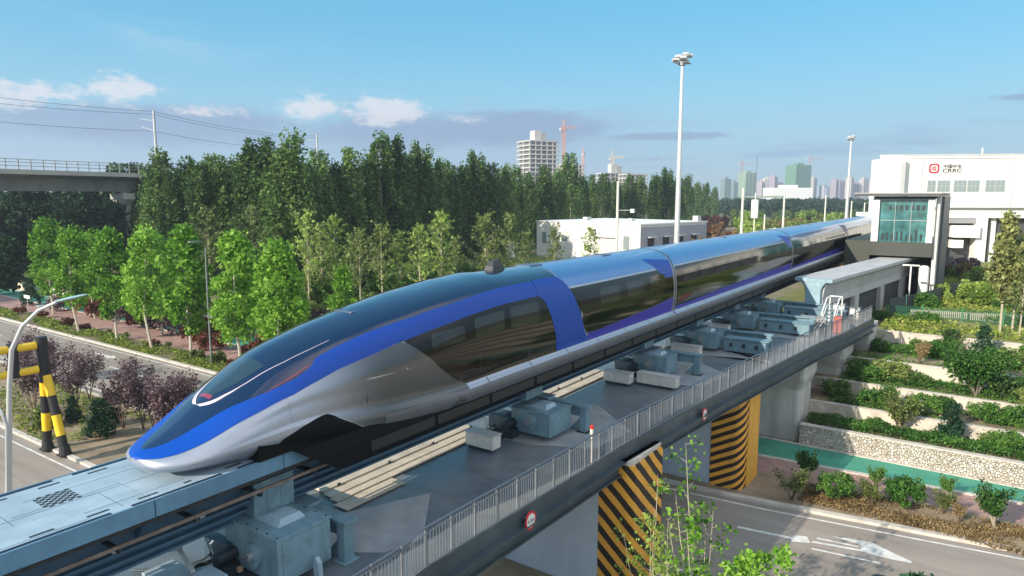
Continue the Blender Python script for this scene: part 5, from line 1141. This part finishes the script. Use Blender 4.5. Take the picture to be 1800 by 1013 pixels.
# plum trees on the median
def openshrub(name,h,R,seed,lm,leaf,stems=6,n=2200,z0=.25,cat='shrub',bark=M_twig,sr=.03):
    t=thing(name,None,cat); rr=random.Random(seed); m=MB(); P=[]; r=np.random.default_rng(seed)
    for s_ in range(stems):
        a=rr.uniform(0,6.28); ln=h*rr.uniform(.75,1.0); sp=R*rr.uniform(.3,.95); p0=Vector((rr.uniform(-.06,.06),rr.uniform(-.06,.06),0)); p1=Vector((math.cos(a)*sp*.35,math.sin(a)*sp*.35,ln*.45)); p2=Vector((math.cos(a)*sp,math.sin(a)*sp,ln)); m.tube([p0,p1,p2],[sr,sr*.7,sr*.15],5,cap=False)
        for b_ in range(7):
            f=.35+.6*b_/7; p=p1.lerp(p2,(f-.35)/.6) if f>.35 else p1; e=p+Vector((rr.uniform(-1,1)*R*.4,rr.uniform(-1,1)*R*.4,rr.uniform(.05,.3)*h)); m.tube([p,e],[sr*.4,sr*.1],4,cap=False)
            q=int(n/stems/7); ff=r.random((q,1)); P.append(np.array(p)+(np.array(e)-np.array(p))*ff+r.normal(size=(q,3))*R*.11)
    P=np.vstack(P); P=P[P[:,2]>z0*h*.6]; m.build('stems',bark,t); o=bpy.data.objects.new('crown',leafmesh('crown',leafquads(P,leaf),lm)); COL.objects.link(o); o.parent=t; return t
plums=[openshrub('plum_tree',4.0,1.5,170+i,L_plum,.13,7,1700,.5,'tree') for i in range(3)]
row=[]
for px,y_,s in [(25,18.2,1.05),(55,19.5,1.0),(100,20.2,.95),(128,22.0,.92),(184,20.3,1.0),(196,22.5,.85),(222,20.9,1.02),(243,21.2,.93),(262,20.3,1.0),(280,21.4,.95),(301,20.9,.98),(312,22.2,.92),(10,21,1.0),(70,22.5,.95)]:
    row.append(put(plums,onY(px,y_),y_,.1,s,group='purple-leaved plum trees on the median'))
number(row,'small purple-leaved plum tree on the road median, {}')
row=[put(conif,onY(px,y_),y_,.1,s,group='small conifers on the median') for px,y_,s in [(140,18.6,.85),(95,19.0,.6),(160,20.0,.8)]]
number(row,'small dark conifer among the plum trees on the median, {}')
x=onY(45,17.6); put([bush[1]],x,17.6,.1,.5,'low olive bush at the foot of the yellow and black portal')
# shrubs on the right verge
ball=[plant('ball_shrub',1.25,egg(.85,.1,1.35,.5,.45),.35,60,60,.22,.085,L_hedge,bark=M_twig,r=.04,limbs=[(.3,.5,.9)],seed=190+i,cat='shrub') for i in range(2)]
dry=[openshrub('dry_shrub',1.5,.8,200+i,lm,.075,8,1700,.1) for i,lm in enumerate([L_olive,L_dry])]
umb=[openshrub('small_tree',2.0,1.0,210,L_hedge,.10,6,2600,.6,'tree',M_barkp,.035)]
for px_,args in enumerate([(dry[0],-7.2,34.2,1.05,'brownish thin shrub nearest the striped pier on the right verge'),(umb[0],-7.0,37.2,.75,'small green-topped shrub at the pink path, just left of the round ball bushes'),(ball[0],-5.5,35.7,1.0,'round green ball bush, left of the two on the right verge'),(ball[1],-2.6,36.4,1.12,'round green ball bush, right of the two on the right verge'),(dry[0],-3.9,35.8,.85,'yellowish shrub between the two round ball bushes'),(umb[0],-4.1,38.1,.55,'little bush on the pink path behind the yellowish shrub'),(umb[0],-.9,39.0,.55,'little bush on the pink path right of the right ball bush'),(dry[0],-1.0,36.8,.75,'low yellowish shrub right of the right ball bush'),(umb[0],1.0,36.5,1.0,'spreading green-crowned little tree at the right edge of the verge'),(dry[1],-.3,36.2,.55,'dry straw-coloured bush beside the spreading little tree'),(dry[0],2.6,38.2,.8,'thin shrub at the right picture edge by the pink path')]):
    p,x,y,s,lb_=args; put(p,x,y,.1,s,lb_)
# hedges and shrubs on the terraces
def hedge(x0,x1,y0,y1,z,h,label,lm=L_hedge,dens=330,leaf=.10,lump=.25):
    r=np.random.default_rng(int(abs(x0*7+y0*13))); n=int((x1-x0)*(y1-y0)*dens*(1+h)); P=r.random((n,3)); P[:,0]=x0+P[:,0]*(x1-x0); P[:,1]=y0+P[:,1]*(y1-y0)
    hh=h*(1-lump*.5+lump*(np.sin(P[:,0]*2.3+y0)*.5+np.sin(P[:,0]*5.1)*.3+np.sin(P[:,1]*4)*.2)); P[:,2]=z+.02+hh*P[:,2]**.45
    t=thing('hedge',label,'hedge',((x0+x1)/2,(y0+y1)/2,z)); c_=Vector(((x0+x1)/2,(y0+y1)/2,z)); me=leafmesh('foliage',leafquads(P-np.array(c_),leaf),lm); o=bpy.data.objects.new('foliage',me); COL.objects.link(o); o.parent=t
    m=MB(); rr=random.Random(3)
    for k in range(int((x1-x0)*3)):
        x=rr.uniform(x0,x1)-c_.x; y=rr.uniform(y0,y1)-c_.y; m.tube([(x,y,0),(x+rr.uniform(-.1,.1),y,h*.7)],[.02,.008],4)
    q=m.build('stems',M_twig); q.parent=t; return t
hedge(-8.6,3.2,43.3,44.5,1.14,.62,'dense low green hedge directly above the cobblestone wall')
hedge(-7.6,-3.2,46.4,47.4,1.88,.35,'low ragged hedge on the second terrace',L_pop)
hedge(-6.9,4,56.2,57.4,3.50,.60,'long green hedge below the topmost cream wall')
hedge(-7.6,1,50.2,51.2,2.66,.45,'uneven green hedge on the third terrace')
def pt(protos,x,y,s,label,group=None,sz=None): return put(protos,x,y,topz(x,y),s,label,group,sz=sz)
big=[openshrub('broad_tree',2.9,2.0,230,L_hedge,.13,9,7000,.35,'tree',M_bark,.05)]
pt(conif,-1.2,45.0,.78,'dark conifer standing in the hedge above the cobble wall'); pt([dry[0]],-3.8,45.2,1.5,'thin olive sapling standing in the hedge, left of the dark conifer')
pt(conif,-.1,58.0,.85,'dark green pine in front of the topmost cream wall'); pt(big,-.2,50.2,1.0,'broad spreading green tree in the middle of the terraces')
pt([bush[0]],-5.6,47.2,.42,'round bush on the second terrace, left'); pt([bush[2]],-7.8,48.2,.45,'dark bush on the second terrace, next to the pier'); pt([ball[0]],-2.6,46.8,1.0,'ball bush on the second terrace, right of the thin sapling'); pt([ball[1]],-1.8,47.6,.9,'ball bush on the second terrace, just left of the broad tree')
pt([bush[0]],-6.9,51.2,.45,'bright bush on the third terrace, nearest the pier'); pt([bush[0]],-6.1,50.3,.40,'bush on the third terrace, second from the pier'); pt([bush[1]],-4.8,51.2,.5,'taller square bush on the third terrace'); pt([bush[1]],-5.3,51.8,.5,'olive bush behind the square one on the third terrace'); pt([bush[2]],-3.3,51.0,.35,'low dark bush on the third terrace, left of the broad tree')
pt([bush[2]],1.6,50.6,.55,'dark bush right of the broad spreading tree'); pt([bush[1]],2.3,50.2,.4,'olive bush at the right edge of the third terrace'); pt([bush[0]],1.0,47.6,.42,'green bush on the second terrace, right of the broad tree'); pt([bush[0]],2.0,48.0,.42,'rightmost green bush on the second terrace'); pt([bush[1]],.6,46.0,.3,'small bush behind the hedge, right of the dark conifer'); pt([ball[0]],1.4,44.9,.9,'round bush rising at the right end of the front hedge')
pt([umb[0]],-4.3,57.8,.55,'tiny flat-topped tree before the topmost wall'); pt([bush[0]],-3.1,57.0,.42,'pale green bush before the topmost wall, middle'); pt([bush[0]],-6.3,56.6,.35,'low bush next to the farthest pier'); pt([dry[1]],-3.6,54.2,.9,'bare straw-coloured bush on the fourth terrace'); pt([bush[1]],1.6,56.2,.5,'bush on the fourth terrace at the right edge'); pt([bush[0]],2.6,57.4,.5,'bush below the topmost wall at the right edge'); pt([dry[0]],-1.8,59.9,.95,'thin brownish little tree in front of the topmost cream wall'); pt([bush[0]],.9,57.2,.4,'green bush right of the pine under the topmost wall')
row=[]
for k in range(22):
    y=random.choice((44.9,47.0,47.9,50.9,52.0,54.6,55.6,58.6,59.6)); x=random.uniform(-7.0,3.0)
    row.append(put([ball[0],ball[1],dry[0],umb[0]],x,y,topz(x,y),random.uniform(.5,.85),group='small shrubs scattered over the terraces'))
number(row,'small shrub among the terrace planting, {}')
row=[]
for k in range(12):
    px=18+k*38+random.uniform(-10,10); y_=random.uniform(33.6,34.4); row.append(put([dry[0],reds[0],bush[1]],onY(px,y_),y_,.1,random.uniform(.3,.5),group='low growth between the left kerb and the path'))
number(row,'low tuft between the left kerb and the pink path, {}')
# top of the slope and grass hill
L_yel = leafmat('leaf_pale_yellow',(.13,.15,.05),(.30,.33,.11),(.48,.49,.20),.4)
tallp=[feather(9.2,1.4,300,L_yel,.24,4200)]
put(tallp,.9,64.6,4.4,1.0,'tall slender yellow-green tree at the right picture edge'); put(tallp,1.7,66.2,4.4,.8,'second slender yellow-green tree at the right edge, behind the tallest'); put(feas[1],2.1,63.6,4.4,.62,'thin bare-stemmed tree at the right edge, in front')
row=[]
for k in range(20):
    x=random.uniform(-5.5,9); y=random.uniform(73,108); row.append(put([bush[3],bush[1],bush[0],dry[0]] if y>80 else [bush[3],bush[0]],x+ (y-73)*.05,y,4.4+.010*(y-60.8),random.uniform(.35,.8),group='bushes on the grassy rise by the hall'))
number(row,'yellow-green bush on the grassy rise below the white hall, {}')
row=[]
for k in range(12): row.append(put([reds[1],dry[1],bush[2]],random.uniform(-6.5,-1),random.uniform(100,112),4.9,random.uniform(.6,1.2),group='dry bushes at the foot of the hall'))
number(row,'dark dry bush at the foot of the white hall, {}')
row=[]
for px in (1558,1572,1585,1600,1620,1640,1662): x=onY(px,66.9); row.append(put([bush[2],L_con and bush[0]],x,66.9,4.35,random.uniform(.2,.35),group='small plants in front of the green fence'))
number(row,'small plant at the foot of the green mesh fence, {}')
# scrub between train roof and horizon on the right half
row=[]
for k in range(70):
    px=random.uniform(1235,1560); d=random.choice((150,180,215,260,320,400))+random.uniform(-15,15); x,y=PC(PX(px),d); row.append(put([bush[3],bush[1],reds[2],reds[2],bush[1],reds[0]] if d<330 else [bush[1],bush[2]],x,y,.6,random.uniform(1.5,3.0),group='scrub beyond the train'))
number(row,'yellowish or reddish bush in the scrub beyond the train, {}')
# far wood
P=[]; r=np.random.default_rng(9)
for k in range(420):
    px=r.uniform(1200,1570) if k%4 else r.uniform(-400,300); d=r.uniform(430,900) if px>600 else r.uniform(180,400); x,y=PC(PX(px),d); h=r.uniform(9,13) if px>600 else 10; c=np.array([x,y,h*.55]); q=r.normal(size=(260,3)); q/=np.linalg.norm(q,axis=1)[:,None]; P.append(c+q*np.array([5,5,h*.5])*r.random((260,1))**.3)
o=bpy.data.objects.new('far_wood',leafmesh('far_wood',leafquads(np.vstack(P),1.6),leafmat('leaf_far',(.012,.035,.018),(.03,.07,.035),(.07,.12,.06),.2))); COL.objects.link(o); tag(o,'distant dark green wood below the city skyline','wood',kind='stuff')
# foreground saplings beside the near pier
def sapling(name,h,shoots,seed,lm,leaf,per,spread):
    t=thing(name,None,'tree'); rr=random.Random(seed); r=np.random.default_rng(seed); m=MB(); P=[]
    for s_ in range(shoots):
        a=rr.uniform(0,6.28); sp=spread*rr.random(); ln=h*rr.uniform(.6,1.0) if s_ else h; pts=[(0,0,0),(math.cos(a)*sp*.4,math.sin(a)*sp*.4,ln*.4),(math.cos(a)*sp*.8,math.sin(a)*sp*.8,ln*.75),(math.cos(a)*sp,math.sin(a)*sp,ln)]
        m.tube(pts,[.035,.022,.014,.004],5,cap=False)
        for f in np.linspace(.38,1,int(ln*2.6)):
            if rr.random()<.35: continue
            p=np.array(pts[1])*(1-f)+np.array(pts[3])*f if f<.4 else np.array([np.interp(f,[0,.4,.75,1],[q[i] for q in pts]) for i in range(3)])
            b_=rr.uniform(0,6.28); e=p+np.array([math.cos(b_)*.34,math.sin(b_)*.34,.12]); m.tube([tuple(p),tuple(e)],[.007,.003],4,cap=False); P.append(e+r.normal(size=(per,3))*np.array([.13,.13,.12]))
    m.build('stems',M_barkp,t); o=bpy.data.objects.new('crown',leafmesh('crown',leafquads(np.vstack(P),leaf),lm)); COL.objects.link(o); o.parent=t; return t
sap=[sapling('sapling',6.9,6,401,L_young,.105,19,1.5),sapling('sapling',6.4,5,402,L_wil,.10,19,1.3)]
put(sap[0],-6.55,19.6,.1,1.08,'sparse bright green sapling with long shoots in the foreground, right one',rz=.5); put(sap[1],-8.1,19.2,.1,.98,'sparse green sapling directly in front of the near striped pier',rz=2.2); put(sap[1],-7.3,18.6,.1,.80,'lower leafy sapling between the two taller foreground ones',rz=4)
lowt=[plant('broadleaf_tree',4.6,egg(1.25,1.0,4.9,.45,.6),1.2,70,70,.38,.13,L_young,r=.06,limbs=[(.4,1,.9),(.5,1,.8)],seed=410)]
put(lowt,-4.75,19.4,.1,1.02,'leafy bright green tree top at the bottom edge of the picture'); put(lowt,-6.2,18.2,.1,.86,'lower leafy tree top left of the other at the bottom edge'); put(conif,-.85,20.6,.1,1.54,'conifer tip poking up at the bottom right edge')
# loose ground cover
def cover(name,label,regions,lm,size,n,hh=.25,up=1.4):
    r=np.random.default_rng(len(label)); P=[]
    tot=sum((b-a)*(d-c)*w_ for a,b,c,d,z,w_ in regions)
    for a,b,c,d,z,w_ in regions:
        k=int(n*(b-a)*(d-c)*w_/tot); q=r.random((k,3)); q[:,0]=a+q[:,0]*(b-a); q[:,1]=c+q[:,1]*(d-c)
        nz=np.sin(q[:,0]*.9+np.sin(q[:,1]*1.3)*2)+np.sin(q[:,1]*1.7+q[:,0]*.4); q=q[(nz+r.normal(size=k)*.7)>-.35]; q[:,2]=z+hh*q[:,2]**2; P.append(q)
    o=bpy.data.objects.new(name,leafmesh(name,leafquads(np.vstack(P),size,up=0),lm)); COL.objects.link(o); return tag(o,label,'ground cover',kind='stuff')
cover('weeds','green weeds along the left kerb and median',[(-115,-42,31.9,34.5,.1,1.2),(-62,-45,16.2,22.8,.1,.35)],L_grass,.16,30000,.3)
cover('dry_grass','dry straw grass on the right verge under the bushes',[(-7.0,6,34.3,37.2,.1,1)],L_dry,.07,30000,.16)
cover('grass','green and yellow grass on the rise below the white hall',[(-5,12,70,118,4.6,1),(-7,8,60.9,67,4.35,.5)],L_grass,.22,80000,.45)
cover('ground_plants','low plants on the soil of the terraces',[(-8,5,44.5,45.9,1.14,1.5),(-8,5,46.3,49.2,1.88,1),(-8,5,49.6,53,2.66,1),(-8,5,53.4,60.4,3.5,.8)],L_hedge,.09,36000,.18)
cover('undergrowth','mixed undergrowth on the ground left of the train',[(-120,-22,44,75,1.0,1),(-150,-30,75,140,1.0,.6)],L_wil,.36,60000,.5)
# weathering
for nm,am,sc_ in (('cream_wall',.38,(1.6,1.6,.5)),('concrete',.32,(1.2,1.2,.18)),('pier_panel',.16,(1.0,1.0,.15)),('kerb_stone',.35,(1.5,1.5,1.5)),('asphalt',.22,(.12,1.6,1)),('guideway_light_paint',.22,(2.5,.35,1)),('guideway_blue_paint',.3,(3,.6,.6)),
    ('fascia_blue',.25,(3,1.2,.4)),('drive_unit_paint',.35,(2.5,2.5,1)),('deck_steel',.4,(.5,.9,1)),('edge_beam',.3,(1,.6,1)),('beam_concrete',.2,(1,.5,.3)),('viaduct_concrete',.3,(.5,.5,.2)),('stripe_down',.30,(1.1,1.1,.4)),('stripe_up',.30,(1.3,1.3,.4)),('ochre',.3,(1.2,1.2,.3)),
    ('road_paint',.5,(2.5,2.5,1)),('white_render',.08,(.5,.5,.1)),('cream_sill',.3,(2,.5,1)),('rail_grey',.3,(3,3,3)),('pink_paving',.35,(.8,.8,1)),('green_path',.25,(.5,1.2,1)),('train_silver',.06,(1.5,.8,1.5))):
    m_ = bpy.data.materials.get(nm)
    if m_: stain(m_, am, sc_)
# ------------------------------------------------------------------ thin haze
hz = MB().box(-2600,1500,-900,3200,-1.1,130).build('haze'); hz['kind'] = 'stuff'; hz['label'] = 'thin bluish haze over the far city'
hm = bpy.data.materials.new('haze'); hm.use_nodes = True; t_ = hm.node_tree; t_.nodes.clear(); pv = t_.nodes.new('ShaderNodeVolumePrincipled'); pv.inputs['Density'].default_value = .00032
pv.inputs['Color'].default_value = (.78,.87,1,1); pv.inputs['Anisotropy'].default_value = .2; ou = t_.nodes.new('ShaderNodeOutputMaterial'); t_.links.new(pv.outputs[0], ou.inputs['Volume']); hz.data.materials.append(hm)
SC.cycles.volume_bounces = 0

# drop prototypes that were never placed
for o in [o for o in SC.objects if o.type == 'EMPTY' and o.parent is None and 'label' not in o]:
    for ch in list(o.children_recursive): bpy.data.objects.remove(ch)
    bpy.data.objects.remove(o)
